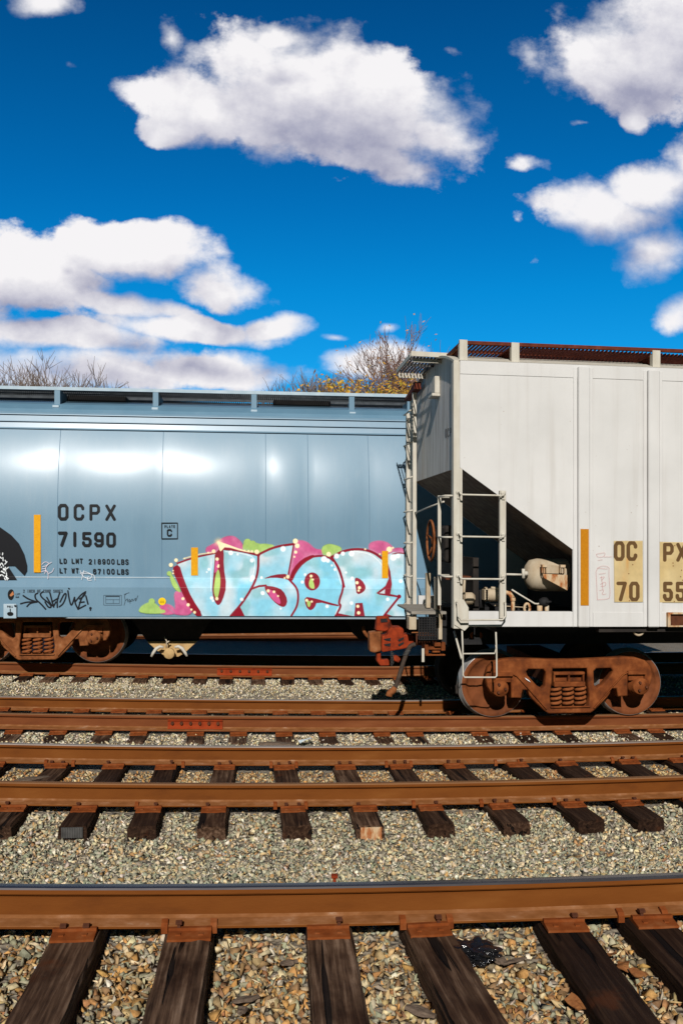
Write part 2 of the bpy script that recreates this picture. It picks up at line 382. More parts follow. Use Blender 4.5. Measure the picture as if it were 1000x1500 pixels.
def blue_mat():
    m, t, b = new_mat('blue_paint'); v = coords(t)
    f = t.noise(t.scalevec(v, (1, 1, .35)), 2.0, 6, .6)
    st = t.noise(t.scalevec(v, (9, 9, .5)), 1.5, 5, .6)
    c = t.ramp(f, [(0.3, (.088, .188, .274)), (0.7, (.110, .218, .308))])
    c = t.mix(t.math('MULTIPLY', t.smooth(st, .50, .8), .22), c, (.18, .26, .32))
    t.put(b.inputs['Base Color'], c)
    t.put(b.inputs['Roughness'], t.math('ADD', .45, t.math('MULTIPLY', f, .14)))
    b.inputs['Specular IOR Level'].default_value = .72; b.inputs['Coat Weight'].default_value = .26; b.inputs['Coat Roughness'].default_value = .24
    bump(t, b, t.noise(t.scalevec(v, (1, 1, .6)), 2.6, 2, .5), .10, .03)
    return m
M['blue'] = blue_mat()
def white_mat():
    m, t, b = new_mat('white_paint'); v = coords(t)
    f = t.noise(v, 1.2, 6, .6); st = t.noise(t.scalevec(v, (7, 7, .28)), 1.4, 6, .62)
    sp = t.noise(v, 24, 3, .5); sp2 = t.noise(v, 2.3, 3)
    c = t.ramp(f, [(0.3, (.505, .50, .488)), (0.7, (.58, .572, .56))])
    c = t.mix(t.math('MULTIPLY', t.smooth(st, .48, .80), .42), c, (.41, .385, .355))
    rs = t.math('MULTIPLY', t.smooth(sp, .735, .78), t.smooth(sp2, .50, .62))
    c = t.mix(t.math('MULTIPLY', rs, .8), c, (.20, .10, .055))
    t.put(b.inputs['Base Color'], c); b.inputs['Roughness'].default_value = .55; b.inputs['Specular IOR Level'].default_value = .22
    bump(t, b, t.noise(v, 1.7, 2), .12, .03)
    return m
M['white'] = white_mat()
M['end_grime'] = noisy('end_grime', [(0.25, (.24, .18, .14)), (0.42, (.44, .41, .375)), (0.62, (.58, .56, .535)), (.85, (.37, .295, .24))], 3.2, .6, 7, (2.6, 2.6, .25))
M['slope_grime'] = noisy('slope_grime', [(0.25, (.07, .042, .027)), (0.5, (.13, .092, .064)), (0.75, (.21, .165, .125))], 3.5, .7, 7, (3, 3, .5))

def paint_mat(name, attr='paint', rough=.5):
    m, t, b = new_mat(name)
    a = t.node('ShaderNodeAttribute', attribute_name=attr)
    n = t.noise(coords(t), 7, 5, .6)
    c = t.mix(1.0, a.outputs['Color'], t.ramp(n, [(0.3, .86), (0.7, 1.08)]), 'MULTIPLY')
    t.put(b.inputs['Base Color'], c); b.inputs['Roughness'].default_value = rough; b.inputs['Specular IOR Level'].default_value = .18
    t.put(b.inputs['Alpha'], a.outputs['Alpha'])
    return m
M['graffiti'] = paint_mat('graffiti_spray', rough=.42)
M['stencil'] = paint_mat('stencil_paint', rough=.55)

# ---------------------------------------------------------------- rails: measured head profiles
RAILS = {  # key: (Y of the far head edge, [(px, py) along the head's far edge])
    'F': (4.85, [(50, 1293.6), (250, 1294.3), (520, 1291.0), (700, 1286.9), (880, 1281.6), (1000, 1276.8)]),
    'C': (8.40, [(15, 1143.3), (500, 1145.7), (950, 1136.4)]),
    'D': (9.90, [(15, 1087.7), (500, 1092.0), (950, 1084.7)]),
    'W': (12.25, [(15, 1044.0), (500, 1048.7), (950, 1044.9)]),
    'X': (13.75, [(50, 1020.0), (500, 1024.9), (640, 1025.4)]),
    'B': (16.15, [(15, 969.3), (300, 974.0), (500, 975.7)]),
}
RC = {}
for k, (Y, ps) in RAILS.items():
    q = np.array([at(px, py, Y + .036) for px, py in ps])
    c = np.polyfit(q[:, 0], q[:, 1], 2)
    lo, hi = q[0, 0] - .6, q[-1, 0] + .6
    if k == 'X': hi = 2.4
    if k == 'B': hi = 2.2
    RC[k] = (c, lo, hi)
def rz(k, X):
    if k == 'G': return rz('B', X) - 0.0
    if k == 'E': return rz('F', X)
    c, lo, hi = RC[k]
    X = np.clip(np.asarray(X, dtype=float), lo, hi)
    return np.polyval(c, X)
RY = {k: v[0] for k, v in RAILS.items()}
RY['E'] = RY['F'] - 1.5; RY['G'] = RY['B'] + 1.5
RH = 0.186
KN = [(-50, 'F', -.62), (1.2, 'F', -.50), (2.3, 'F', -.30), (3.3, 'F', -.322), (4.9, 'F', -.322), (5.02, 'F', -.29), (5.5, 'F', -.315), (7.35, 'C', -.365), (7.9, 'C', -.325), (8.3, 'C', -.272), (8.7, 'C', -.268),
      (9.6, 'D', -.268), (10.3, 'D', -.27), (11.1, 'W', -.30), (11.7, 'W', -.243), (12.2, 'W', -.235), (12.6, 'W', -.232), (13.4, 'X', -.232), (14.3, 'X', -.27), (15.1, 'B', -.262), (16.1, 'B', -.232),
      (17.65, 'B', -.232), (19.2, 'B', -.30), (22, 'B', -.62), (30, 'B', -.70), (60, 'B', -.7)]
KY = np.array([k[0] for k in KN])
def gz(X, Y):
    X = np.asarray(X, float); Y = np.asarray(Y, float)
    i = np.clip(np.searchsorted(KY, Y) - 1, 0, len(KN) - 2)
    f = np.clip((Y - KY[i]) / (KY[i + 1] - KY[i]), 0, 1)
    zk = np.stack([rz(k, X) + o for _, k, o in KN], 0)
    idx = np.arange(X.size).reshape(X.shape)
    zf = zk.reshape(len(KN), -1); ii = i.reshape(-1); ar = np.arange(ii.size)
    return (zf[ii, ar].reshape(X.shape)) * (1 - f) + zf[ii + 1, ar].reshape(X.shape) * f

# ---------------------------------------------------------------- ground sheet
def make_ground():
    xs = np.concatenate([[-900, -300, -100, -40, -20], np.arange(-12, 14.01, .5), [20, 40, 100, 300, 900]])
    ys = np.concatenate([[-400, -50, -10, -2], np.arange(0, 31, .25), [35, 45, 60, 120, 400, 1500]])
    X, Y = np.meshgrid(xs, ys, indexing='ij'); Z = gz(X, Y)
    nx, ny = X.shape
    m = MB(); v = np.stack([X, Y, Z], -1).reshape(-1, 3)
    f = [(i * ny + j, (i + 1) * ny + j, (i + 1) * ny + j + 1, i * ny + j + 1) for i in range(nx - 1) for j in range(ny - 1)]
    m.add(v, f, 0, True)
    tag(m.build('ground', M['ground']), kind='structure')
make_ground()

# ---------------------------------------------------------------- rails
def rail_section(w=1.0):
    h = RH
    half = [(.037, -.006), (.034, -.0), (.037, -.006)]
    p = [(-.036, -.010), (-.030, -.002), (-.012, 0), (.012, 0), (.030, -.002), (.036, -.010), (.036, -.030), (.030, -.038), (.0095, -.048), (.0085, -.060), (.0085, -h + .045), (.016, -h + .030), (.070, -h + .013), (.074, -h + .010), (.074, -h),
         (-.074, -h), (-.074, -h + .010), (-.070, -h + .013), (-.016, -h + .030), (-.0085, -h + .045), (-.0085, -.060), (-.0095, -.048), (-.030, -.038), (-.036, -.030)]
    return p
def make_rail(key, label, side, head, x0=-13, x1=13, zfun=None, Y=None, group='rusty rails of the yard tracks'):
    Y = RY[key] if Y is None else Y
    zfun = zfun or (lambda x: float(rz(key, x)))
    sec = rail_section(); n = len(sec); xs = np.arange(x0, x1 + .01, .4)
    m = MB(); vs = []
    for x in xs:
        z = zfun(x)
        vs += [(x, Y + a, z + b) for a, b in sec]
    def seg(lo, hi, mi, sm):
        fs = []
        for i in range(len(xs) - 1):
            for k in range(lo, hi):
                fs.append((i * n + k, (i + 1) * n + k, (i + 1) * n + (k + 1) % n, i * n + (k + 1) % n))
        return fs
    m.add(vs, seg(0, n, 0, False), 0)
    # running band on the head gets the second material
    cnt = 0
    for i in range(len(xs) - 1):
        for k in range(n):
            if k in (0, 1, 2, 3, 4): m.m[cnt] = 1
            if k in (16, 17, 18): m.m[cnt] = 2  # near foot paler: dust, plus sun on its upward faces put into colour
            cnt += 1
    m.add(vs[:n], [tuple(range(n))], 0); m.add(vs[-n:], [tuple(range(n))[::-1]], 0)
    root = empty('rail', (0, Y, zfun(0) - RH), label, 'rail', group)
    m.build('rail_bar', [side, head, M['rail_foot']], root)
    return root
rails = {}
rails['F'] = make_rail('F', 'nearest rail with polished blue grey head across the foreground', M['rail_side'], M['rail_head_shiny'])
rails['E'] = None
rails['C'] = make_rail('C', 'near rail of the second track, brown headed, in front of the exposed tie ends row', M['rail_side'], M['rail_head_rust'])
rails['D'] = make_rail('D', 'far rail of the second track with greyish worn head', M['rail_side'], M['rail_head_worn'])
rails['W'] = make_rail('W', 'near rail under the white hopper car wheels', M['rail_far'], M['rail_head_rust'])
rails['X'] = make_rail('X', 'far rail of the white hopper car track, below the hanging air hose', M['rail_side'], M['rail_head_worn'])
rails['B'] = make_rail('B', 'near rail under the blue hopper car with red joint bar', M['rail_far'], M['rail_head_rust'])
rails['G'] = make_rail('G', 'shaded far rail behind the wheels of the blue hopper car', M['rail_far'], M['rail_head_worn'])
BG1 = make_rail('B', 'sunlit brown rail in the gap beneath the blue car, nearer of the two beyond it', M['rail_far'], M['rail_head_rust'], -14, 14, lambda x: -.50, 26.1)
BG2 = make_rail('B', 'sunlit brown rail in the gap beneath the blue car, farther of the two beyond it', M['rail_far'], M['rail_head_rust'], -14, 14, lambda x: -.48, 27.6)

def joint_bar(key, px0, px1, mat, z0=-.150, z1=-.046):
    Y = RY[key]; x0, x1 = atX(px0, Y), atX(px1, Y)
    r = rails[key]; m = MB()
    for a, b in ((x0, x1),):
        za, zb = float(rz(key, a)), float(rz(key, b))
        poly = [(-.012, z1), (-.034, z1 - .012), (-.022, z1 - .03), (-.022, z0 + .03), (-.036, z0 + .012), (-.060, z0 - .012), (-.012, z0 - .005)]
        v = [(a, Y + p, za + q) for p, q in poly] + [(b, Y + p, zb + q) for p, q in poly]; k = len(poly)
        m.add(v, [tuple(range(k)), tuple(range(2 * k - 1, k - 1, -1))] + [(i, k + i, k + (i + 1) % k, (i + 1) % k) for i in range(k)])
    jb = m.build('joint_bar', mat, r)
    nb = 6
    for i in range(nb):
        x = x0 + (x1 - x0) * (i + .5) / nb
        zz = float(rz(key, x)) - .096
        MB().lathe([(0, -.052), (.016, -.052), (.016, -.030), (.024, -.030), (.024, -.022)], (x, Y, zz), 'Y', 8, sm=False).build('bolt', M['dark_rust'], jb)
joint_bar('B', 318, 398, M['joint_rust'])
joint_bar('W', 246, 326, M['joint_rust'])

# ---------------------------------------------------------------- ties
rnd = random.Random(5)
TIES = []     # (xc, yc, skew, halfwidth, y0, y1) for keeping stones off
def tie_mesh(seed, L=2.6, W=.235, H=.18):
    r = random.Random(seed); m = MB(); nl = 26; sec = 10
    vs = []
    off = [(r.uniform(-.006, .006), r.uniform(-.004, .004)) for _ in range(sec)]
    for i in range(nl + 1):
        y = -L / 2 + L * i / nl
        c = .012
        base = [(-W / 2, -H), (W / 2, -H), (W / 2, -c * 2), (W / 2 - c, 0), (W / 4, .002), (0, .0), (-W / 4, .002), (-W / 2 + c, 0), (-W / 2, -c * 2), (-W / 2, -H / 2)]
        for k, (a, b) in enumerate(base):
            jx = r.uniform(-.004, .004) + off[k][0]; jz = r.uniform(-.003, .003) + off[k][1]
            if i in (0, nl) : jz -= .006 if b > -.05 else 0
            vs.append((a + jx, y + (r.uniform(-.008, .008) if i in (0, nl) else 0), b + jz - .002))
    fs = [(i * sec + k, i * sec + (k + 1) % sec, (i + 1) * sec + (k + 1) % sec, (i + 1) * sec + k) for i in range(nl) for k in range(sec)]
    m.add(vs, fs); m.add(vs[:sec], [tuple(range(sec))]); m.add(vs[-sec:], [tuple(range(sec))[::-1]])
    me = bpy.data.meshes.new('tie_body'); me.from_pydata(m.v, [], m.f); me.materials.append(M['tie_wood'])
    bm = bmesh.new(); bm.from_mesh(me); bmesh.ops.remove_doubles(bm, verts=bm.verts, dist=1e-6); bmesh.ops.recalc_face_normals(bm, faces=bm.faces); bm.to_mesh(me); bm.free()
    return me
TM = [tie_mesh(s) for s in (11, 12, 13, 14, 15)]
def plate_mesh():
    m = MB(); w, l = .105, .19
    m.prism([(-l, -.004), (l, -.004), (l, .008), (.10, .017), (-.10, .017), (-l, .008)], -w, w, 'YZ')
    for sy in (-1, 1):
        m.box(-w, w, sy * .098 - .012, sy * .098 + .012, .014, .030)
        for dx in (-.055, .055): m.box(dx - .012, dx + .012, sy * .145 - .012, sy * .145 + .012, .010, .018)
    me = bpy.data.meshes.new('tie_plate'); me.from_pydata(m.v, [], m.f); me.materials.append(M['plate_rust']); return me
def spike_mesh():
    m = MB(); m.box(-.008, .008, -.008, .008, -.02, .045); m.prism([(-.018, .045), (.026, .040), (.024, .052), (.0, .062), (-.018, .056)], -.015, .015, 'YZ')
    me = bpy.data.meshes.new('spike'); me.from_pydata(m.v, [], m.f); me.materials.append(M['dark_rust']); return me
PM, SM = plate_mesh(), spike_mesh()
ORD = ['first', 'second', 'third', 'fourth', 'fifth', 'sixth', 'seventh', 'eighth', 'ninth', 'tenth', 'eleventh', 'twelfth', 'thirteenth', 'fourteenth', 'fifteenth', 'sixteenth', 'seventeenth', 'eighteenth', 'nineteenth', 'twentieth']
def make_tie(x, yc, zc, skew, label, group, plates, spikes=True, seed=0, wear=None):
    root = empty('wooden_tie', (x, yc, zc), label, 'railway tie', group, skew)
    tb = link('tie_body', TM[seed % len(TM)], root); tb['wear'] = rnd.uniform(.1, .8) if wear is None else wear
    for py in plates:
        p = link('tie_plate', PM, root); p.location = (rnd.uniform(-.012, .012), py, .003)
        if spikes:
            for sy in (-1, 1):
                for dx in ((-.055,) if rnd.random() < .25 else (-.055, .055) if rnd.random() < .5 else (.055,)):
                    s = link('spike', SM, p); s.location = (dx, sy * .098, .0 + rnd.uniform(-.012, .010)); s.rotation_euler.z = (0 if sy < 0 else math.pi)
    TIES.append((x, yc, skew))
    return root
# nearest track (between the camera and the nearest rail)
ntX = []
for i, (px, sk, note) in enumerate([(-390, 0, None), (-225, 1, None), (-58, 0, None), (113, -1.0, 'split and scuffed'), (276, -1.2, 'grey brown, deeply cracked'), (482, -1.5, 'weathered, rust stained below the plate'), (627, 2.6, 'reddish brown, left of the black plastic scrap'), (826, -1.8, 'blackest, smooth, right of the black plastic scrap'), (949, -1.0, 'dark, cut by the right edge'), (1090, 0, None), (1245, 0, None), (1400, 1, None)]):
    Y = 4.78; X = atX(px, Y); skew = math.radians(sk)
    yc = RY['F'] - .75; x = X - math.sin(skew) * -(Y - yc) * -1.0 if False else X + math.tan(skew) * (Y - yc)
    z = float(rz('F', X)) - RH - .016
    lab = ('%s tie under the nearest rail' % note) if note else None
    t = make_tie(x, yc, z, skew, lab or ({-390: 'third tie outside the left edge under the nearest rail', -225: 'second tie outside the left edge under the nearest rail', -58: 'tie under the nearest rail, just outside the left edge', 1090: 'tie under the nearest rail, just outside the right edge', 1245: 'second tie outside the right edge under the nearest rail', 1400: 'third tie outside the right edge under the nearest rail'}[px]), 'wooden ties of the nearest track', (.75, -.75), True, i, [.4, .6, .3, .45, 1.0, .7, .42, .0, .10, .3, .5, .2][i])
    ntX.append(x)
# second track
P5 = [-178, -78, 22, 124, 219, 316, 429, 532, 629, 730, 835, 916, 1012, 1110]
P4 = [None, None, 87, 168, 245, 330, 417, 505, 586, 663, 755, 825, 917, 990]
notes5 = {3: 'tie with toothed end plate on its reddish end', 7: 'tie with rusty toothed plate on its blunt end', 5: 'tie with blunt square black end', 11: 'blackest tie of the second track, far right'}
k = 0
for i, px in enumerate(P5):
    X5 = atX(px, 8.33); X4 = atX(P4[i], 9.83) if P4[i] else X5 + .0
    d = (X4 - X5) if i >= 2 else 0.0
    if abs(d) > .35: d = 0
    skew = -math.atan2(d, 1.5)
    xc = X5 + d / 2; yc = (RY['C'] + RY['D']) / 2
    z = float(rz('C', xc) + rz('D', xc)) / 2 - RH - .016
    lab = notes5.get(i)
    if not lab:
        if 2 <= i <= 11: lab = '%s tie from the left in the second track, end showing in the gravel' % ORD[i - 2]
        else: lab = 'tie of the second track beyond the %s' % ('left edge, %s one out' % ORD[1 - i] if i < 2 else 'right edge, %s one out' % ORD[i - 12])
    t = make_tie(xc, yc, z, skew, lab, 'wooden ties of the second track', (-.75, .75), True, i * 3 + 1, 0.0 if i == 11 else rnd.uniform(.0, .48))
    if i in (3, 7):
        m = MB(); w, h = (.085, .042) if i == 3 else (.088, .055)
        zt = -.055 if i == 3 else -.075
        m.box(-w, w, -1.318, -1.308, zt - h, zt + h)
        for a in range(9):
            xx = -w + (a + .5) * 2 * w / 9
            m.box(xx - .004, xx + .004, -1.324, -1.317, zt - h, zt + h)
        pl = m.build('end_plate', M['rust_stained'] if i == 7 else M['grating_steel'], None, origin=(0, 0, 0)); pl.parent = t
# white hopper's track
PW = [-57, 10, 79, 144, 202, 282, 345, 417, 482, 562, 612, 711, 776, 835, 925, 978, 1050]
for i, px in enumerate(PW):
    X = atX(px, 11.8); yc = (RY['W'] + RY['X']) / 2; z = float(rz('W', X) + rz('X', X)) / 2 - RH - .014
    lab = '%s tie from the left in the white car track, half buried in pale gravel' % ORD[max(i - 1, 0)] if 1 <= i <= 15 else 'tie of the white car track just beyond the %s edge' % ('left' if i == 0 else 'right')
    make_tie(X, yc, z, math.radians(rnd.uniform(-1.5, 1.5)), lab, 'wooden ties of the white car track', (-.75, .75), False, i * 2)
PBL = [-30, 20, 61, 106, 150, 199, 244, 290, 330, 379, 425, 464, 510, 552, 596, 640]
for i, px in enumerate(PBL):
    X = atX(px, 15.2); yc = RY['B'] + .75; z = float(rz('B', X)) - RH - .014
    lab = '%s tie from the left under the blue car rail' % ORD[max(i - 1, 0)] if 1 <= i <= 14 else 'tie under the blue car rail beyond the left edge' if i == 0 else 'shaded tie under the blue car rail behind the white car wheels'
    make_tie(X, yc, z, math.radians(rnd.uniform(-1.2, 1.2)), lab, 'wooden ties of the blue car track', (-.75,), False, i * 2 + 1)

# rail anchors clipped to the rail base, where the photograph shows them
def anchors(key, pxs, Y):
    for px in pxs:
        x = atX(px, Y - .08); z = float(rz(key, x)) - RH; Yr = RY[key]
        m = MB(); m.prism([(-.088, -.018), (-.070, -.020), (-.066, .004), (-.074, .018), (-.05, .030), (-.052, .042), (-.080, .034), (-.092, .016)], x - .016, x + .016, 'YZ') if False else m.add([(x + sx * .016, Yr + a, z + b) for sx in (-1, 1) for a, b in [(-.090, -.020), (-.070, -.020), (-.070, .008), (-.046, .022), (-.046, .040), (-.078, .030), (-.092, .014)]],
            [tuple(range(7)), tuple(range(13, 6, -1))] + [(i, 7 + i, 7 + (i + 1) % 7, (i + 1) % 7) for i in range(7)])
        m.build('rail_anchor', M['plate_rust'], rails[key])
anchors('F', [241, 313, 590, 659, 909, 973], 4.85)
anchors('C', [200, 403, 448, 606, 705, 812], 8.4)
anchors('D', [67, 107, 268, 397, 434, 566, 602, 726, 760, 897, 930], 9.9)

# ---------------------------------------------------------------- ballast stones
def stone_templates(n=24):
    rg = np.random.RandomState(3); out = []
    for i in range(n):
        bm = bmesh.new()
        sc = np.array([1.0, rg.uniform(.62, .95), rg.uniform(.24, .50)])
        q = rg.normal(size=(8, 3)); q /= np.linalg.norm(q, axis=1)[:, None] ; q = np.sign(q) * np.abs(q) ** .42 * .84
        for p in q * sc * .5 * rg.uniform(.85, 1.1, size=(8, 1)): bm.verts.new(p)
        bmesh.ops.convex_hull(bm, input=bm.verts)
        loose = [v for v in bm.verts if not v.link_faces]
        if loose: bmesh.ops.delete(bm, geom=loose, context='VERTS')
        bmesh.ops.triangulate(bm, faces=bm.faces); bmesh.ops.recalc_face_normals(bm, faces=bm.faces)
        bm.verts.index_update()
        out.append((np.array([v.co[:] for v in bm.verts]), np.array([[v.index for v in f.verts] for f in bm.faces])))
        bm.free()
    return out
PAL = {k: np.array(srgb(*v)) for k, v in dict(green=(124, 133, 117), sage=(146, 149, 130), tan=(172, 148, 108), cream=(200, 186, 152), grey=(154, 148, 136), rust=(142, 92, 56), dark=(88, 82, 72), white=(212, 206, 192), orange=(176, 130, 70), brown=(118, 88, 60)).items()}
def palette(w):
    ks = list(w); p = np.array([w[k] for k in ks], float); return np.stack([PAL[k] for k in ks]), p / p.sum()
PNEAR = palette(dict(tan=6, orange=5.0, cream=3.0, rust=1.8, green=2.0, sage=2.4, grey=1.6, white=.5, brown=3.4, dark=1.0))
POPEN = palette(dict(sage=5.5, green=4, cream=6.5, tan=3.4, grey=4.5, white=2.6, orange=1.5, rust=.35, dark=.9))
PCRIB = palette(dict(tan=6, orange=4, cream=4.5, rust=2.2, brown=3, green=1, grey=1.2))
PPALE = palette(dict(cream=8, grey=4, sage=2.5, white=4.5, tan=3, dark=.8, orange=.5))
def scatter():
    rg = np.random.RandomState(8); T = stone_templates()
    V, F, Cc = [], [], []; base = 0
    def zone(x0, x1, y0, y1, dens, size, pal, zj=.020, edge=None):
        nonlocal base
        n = int((x1 - x0) * (y1 - y0) * dens)
        X = rg.uniform(x0, x1, n); Y = rg.uniform(y0, y1, n)
        sz = size * np.clip(np.exp(rg.normal(0, .30, n)), .5, 1.5)
        keep = np.ones(n, bool)
        for (tx, ty, sk) in TIES:
            dx, dy = X - tx, Y - ty
            lx = dx * math.cos(sk) + dy * math.sin(sk); ly = -dx * math.sin(sk) + dy * math.cos(sk)
            lim = .115 + sz * .30
            inside = (np.abs(lx) < lim) & (np.abs(ly) < 1.30 + sz * .3)
            if ty > 12: inside &= (rg.uniform(size=n) > .10)
            keep &= ~inside
        for k_, ry in RY.items():
            if k_ not in 'FECD': keep &= ~(np.abs(Y - ry) < .078 + sz * .15)
        X, Y, sz = X[keep], Y[keep], sz[keep]; n = len(X)
        Z = gz(X, Y) + rg.uniform(-.35, .55, n) * zj + sz * .10
        q = rg.normal(size=(n, 4)); 
        q[:, 1:3] *= .75                                         # most stones lie rather flat
        q /= np.linalg.norm(q, axis=1)[:, None]
        w, a, b, c = q.T
        R = np.stack([1 - 2 * (b * b + c * c), 2 * (a * b - w * c), 2 * (a * c + w * b), 2 * (a * b + w * c), 1 - 2 * (a * a + c * c), 2 * (b * c - w * a), 2 * (a * c - w * b), 2 * (b * c + w * a), 1 - 2 * (a * a + b * b)], -1).reshape(n, 3, 3)
        pc, pp = pal; ci = rg.choice(len(pc), n, p=pp)
        mean = (pc * pp[:, None]).sum(0)
        col = (pc[ci] * .74 + mean * .26) * rg.uniform(.66, 1.24, (n, 1)) * (1 + rg.normal(0, .03, (n, 3)))
        ti = rg.randint(len(T), size=n)
        for k in range(len(T)):
            s_ = np.where(ti == k)[0]
            if not len(s_): continue
            tv, tf = T[k]
            vv = np.einsum('nij,mj->nmi', R[s_], tv) * sz[s_][:, None, None]
            vv[..., 0] += X[s_][:, None]; vv[..., 1] += Y[s_][:, None]; vv[..., 2] += Z[s_][:, None]
            ff = tf[None] + (np.arange(len(s_)) * len(tv))[:, None, None] + base
            V.append(vv.reshape(-1, 3)); F.append(ff.reshape(-1, 3)); Cc.append(np.repeat(col[s_], len(tv), 0)); base += len(s_) * len(tv)
    zone(-3.3, 4.4, 2.9, 5.0, 1300, .058, PNEAR, .034)
    zone(-3.3, 4.4, 2.9, 5.0, 900, .036, PNEAR, .026)
    zone(-4.2, 5.8, 4.90, 8.35, 1150, .050, POPEN, .026)
    zone(-4.2, 5.8, 4.90, 8.35, 900, .030, POPEN, .022)
    zone(-3.8, 5.8, 8.45, 9.85, 1100, .042, PCRIB, .020)
    zone(-4.4, 6.6, 10.4, 12.2, 900, .046, PPALE, .022)
    zone(-4.6, 6.8, 12.3, 13.7, 950, .044, PPALE, .016)
    zone(-5.2, 3.8, 13.8, 16.1, 900, .044, PPALE, .022)
    zone(3.8, 7.5, 13.8, 16.1, 250, .05, PPALE, .022)
    zone(-5.5, 4.2, 16.2, 19.0, 220, .05, PPALE, .02)
    V = np.concatenate(V); F = np.concatenate(F); Cc = np.concatenate(Cc)
    me = bpy.data.meshes.new('ballast_gravel')
    me.vertices.add(len(V)); me.vertices.foreach_set('co', V.astype(np.float32).ravel())
    me.loops.add(F.size); me.loops.foreach_set('vertex_index', F.astype(np.int32).ravel())
    me.polygons.add(len(F)); me.polygons.foreach_set('loop_start', np.arange(0, F.size, 3, dtype=np.int32))
    me.update(calc_edges=True)
    at_ = me.color_attributes.new('stone_color', 'FLOAT_COLOR', 'POINT')
    at_.data.foreach_set('color', np.concatenate([np.clip(Cc, 0, 1), np.ones((len(Cc), 1))], 1).astype(np.float32).ravel())
    me.materials.append(M['stone'])
    tag(link('ballast_gravel', me), 'crushed stone ballast, grey green and tan, filling between all the tracks', 'gravel', kind='stuff')
scatter()

# ---------------------------------------------------------------- paint patches (stencils and graffiti) rasterised on a fine mesh
def seg_dist(P, pts):
    d = np.full(P.shape[:-1], 1e9)
    for (ax, ay), (bx, by) in zip(pts[:-1], pts[1:]):
        vx, vy = bx - ax, by - ay; L = vx * vx + vy * vy + 1e-12
        t = np.clip(((P[..., 0] - ax) * vx + (P[..., 1] - ay) * vy) / L, 0, 1)
        d = np.minimum(d, np.hypot(P[..., 0] - ax - t * vx, P[..., 1] - ay - t * vy))
    if len(pts) == 1: d = np.hypot(P[..., 0] - pts[0][0], P[..., 1] - pts[0][1])
    return d
def poly_in(P, poly):
    x, y = P[..., 0], P[..., 1]; ins = np.zeros(x.shape, bool); n = len(poly)
    for i in range(n):
        (x1, y1), (x2, y2) = poly[i], poly[(i + 1) % n]
        c = ((y1 > y) != (y2 > y)) & (x < (x2 - x1) * (y - y1) / (y2 - y1 + 1e-12) + x1)
        ins ^= c
    return ins
def smooth_poly(p, it=2):
    for _ in range(it):
        q = []
        for i in range(len(p)):
            a, b = p[i], p[(i + 1) % len(p)]
            q += [(a[0] * .75 + b[0] * .25, a[1] * .75 + b[1] * .25), (a[0] * .25 + b[0] * .75, a[1] * .25 + b[1] * .75)]
        p = q
    return p
def smooth_line(p, it=2):
    for _ in range(it):
        q = [p[0]]
        for a, b in zip(p[:-1], p[1:]):
            q += [(a[0] * .75 + b[0] * .25, a[1] * .75 + b[1] * .25), (a[0] * .25 + b[0] * .75, a[1] * .25 + b[1] * .75)]
        p = q + [p[-1]]
    return p
def vnoise(P, sc, seed):
    rg = np.random.RandomState(seed); g = rg.rand(128, 128)
    x, y = P[..., 0] / sc, P[..., 1] / sc; xi, yi = np.floor(x).astype(int), np.floor(y).astype(int); fx, fy = x - xi, y - yi
    fx = fx * fx * (3 - 2 * fx); fy = fy * fy * (3 - 2 * fy); G = lambda a, b: g[a % 128, b % 128]
    return (G(xi, yi) * (1 - fx) + G(xi + 1, yi) * fx) * (1 - fy) + (G(xi, yi + 1) * (1 - fx) + G(xi + 1, yi + 1) * fx) * fy
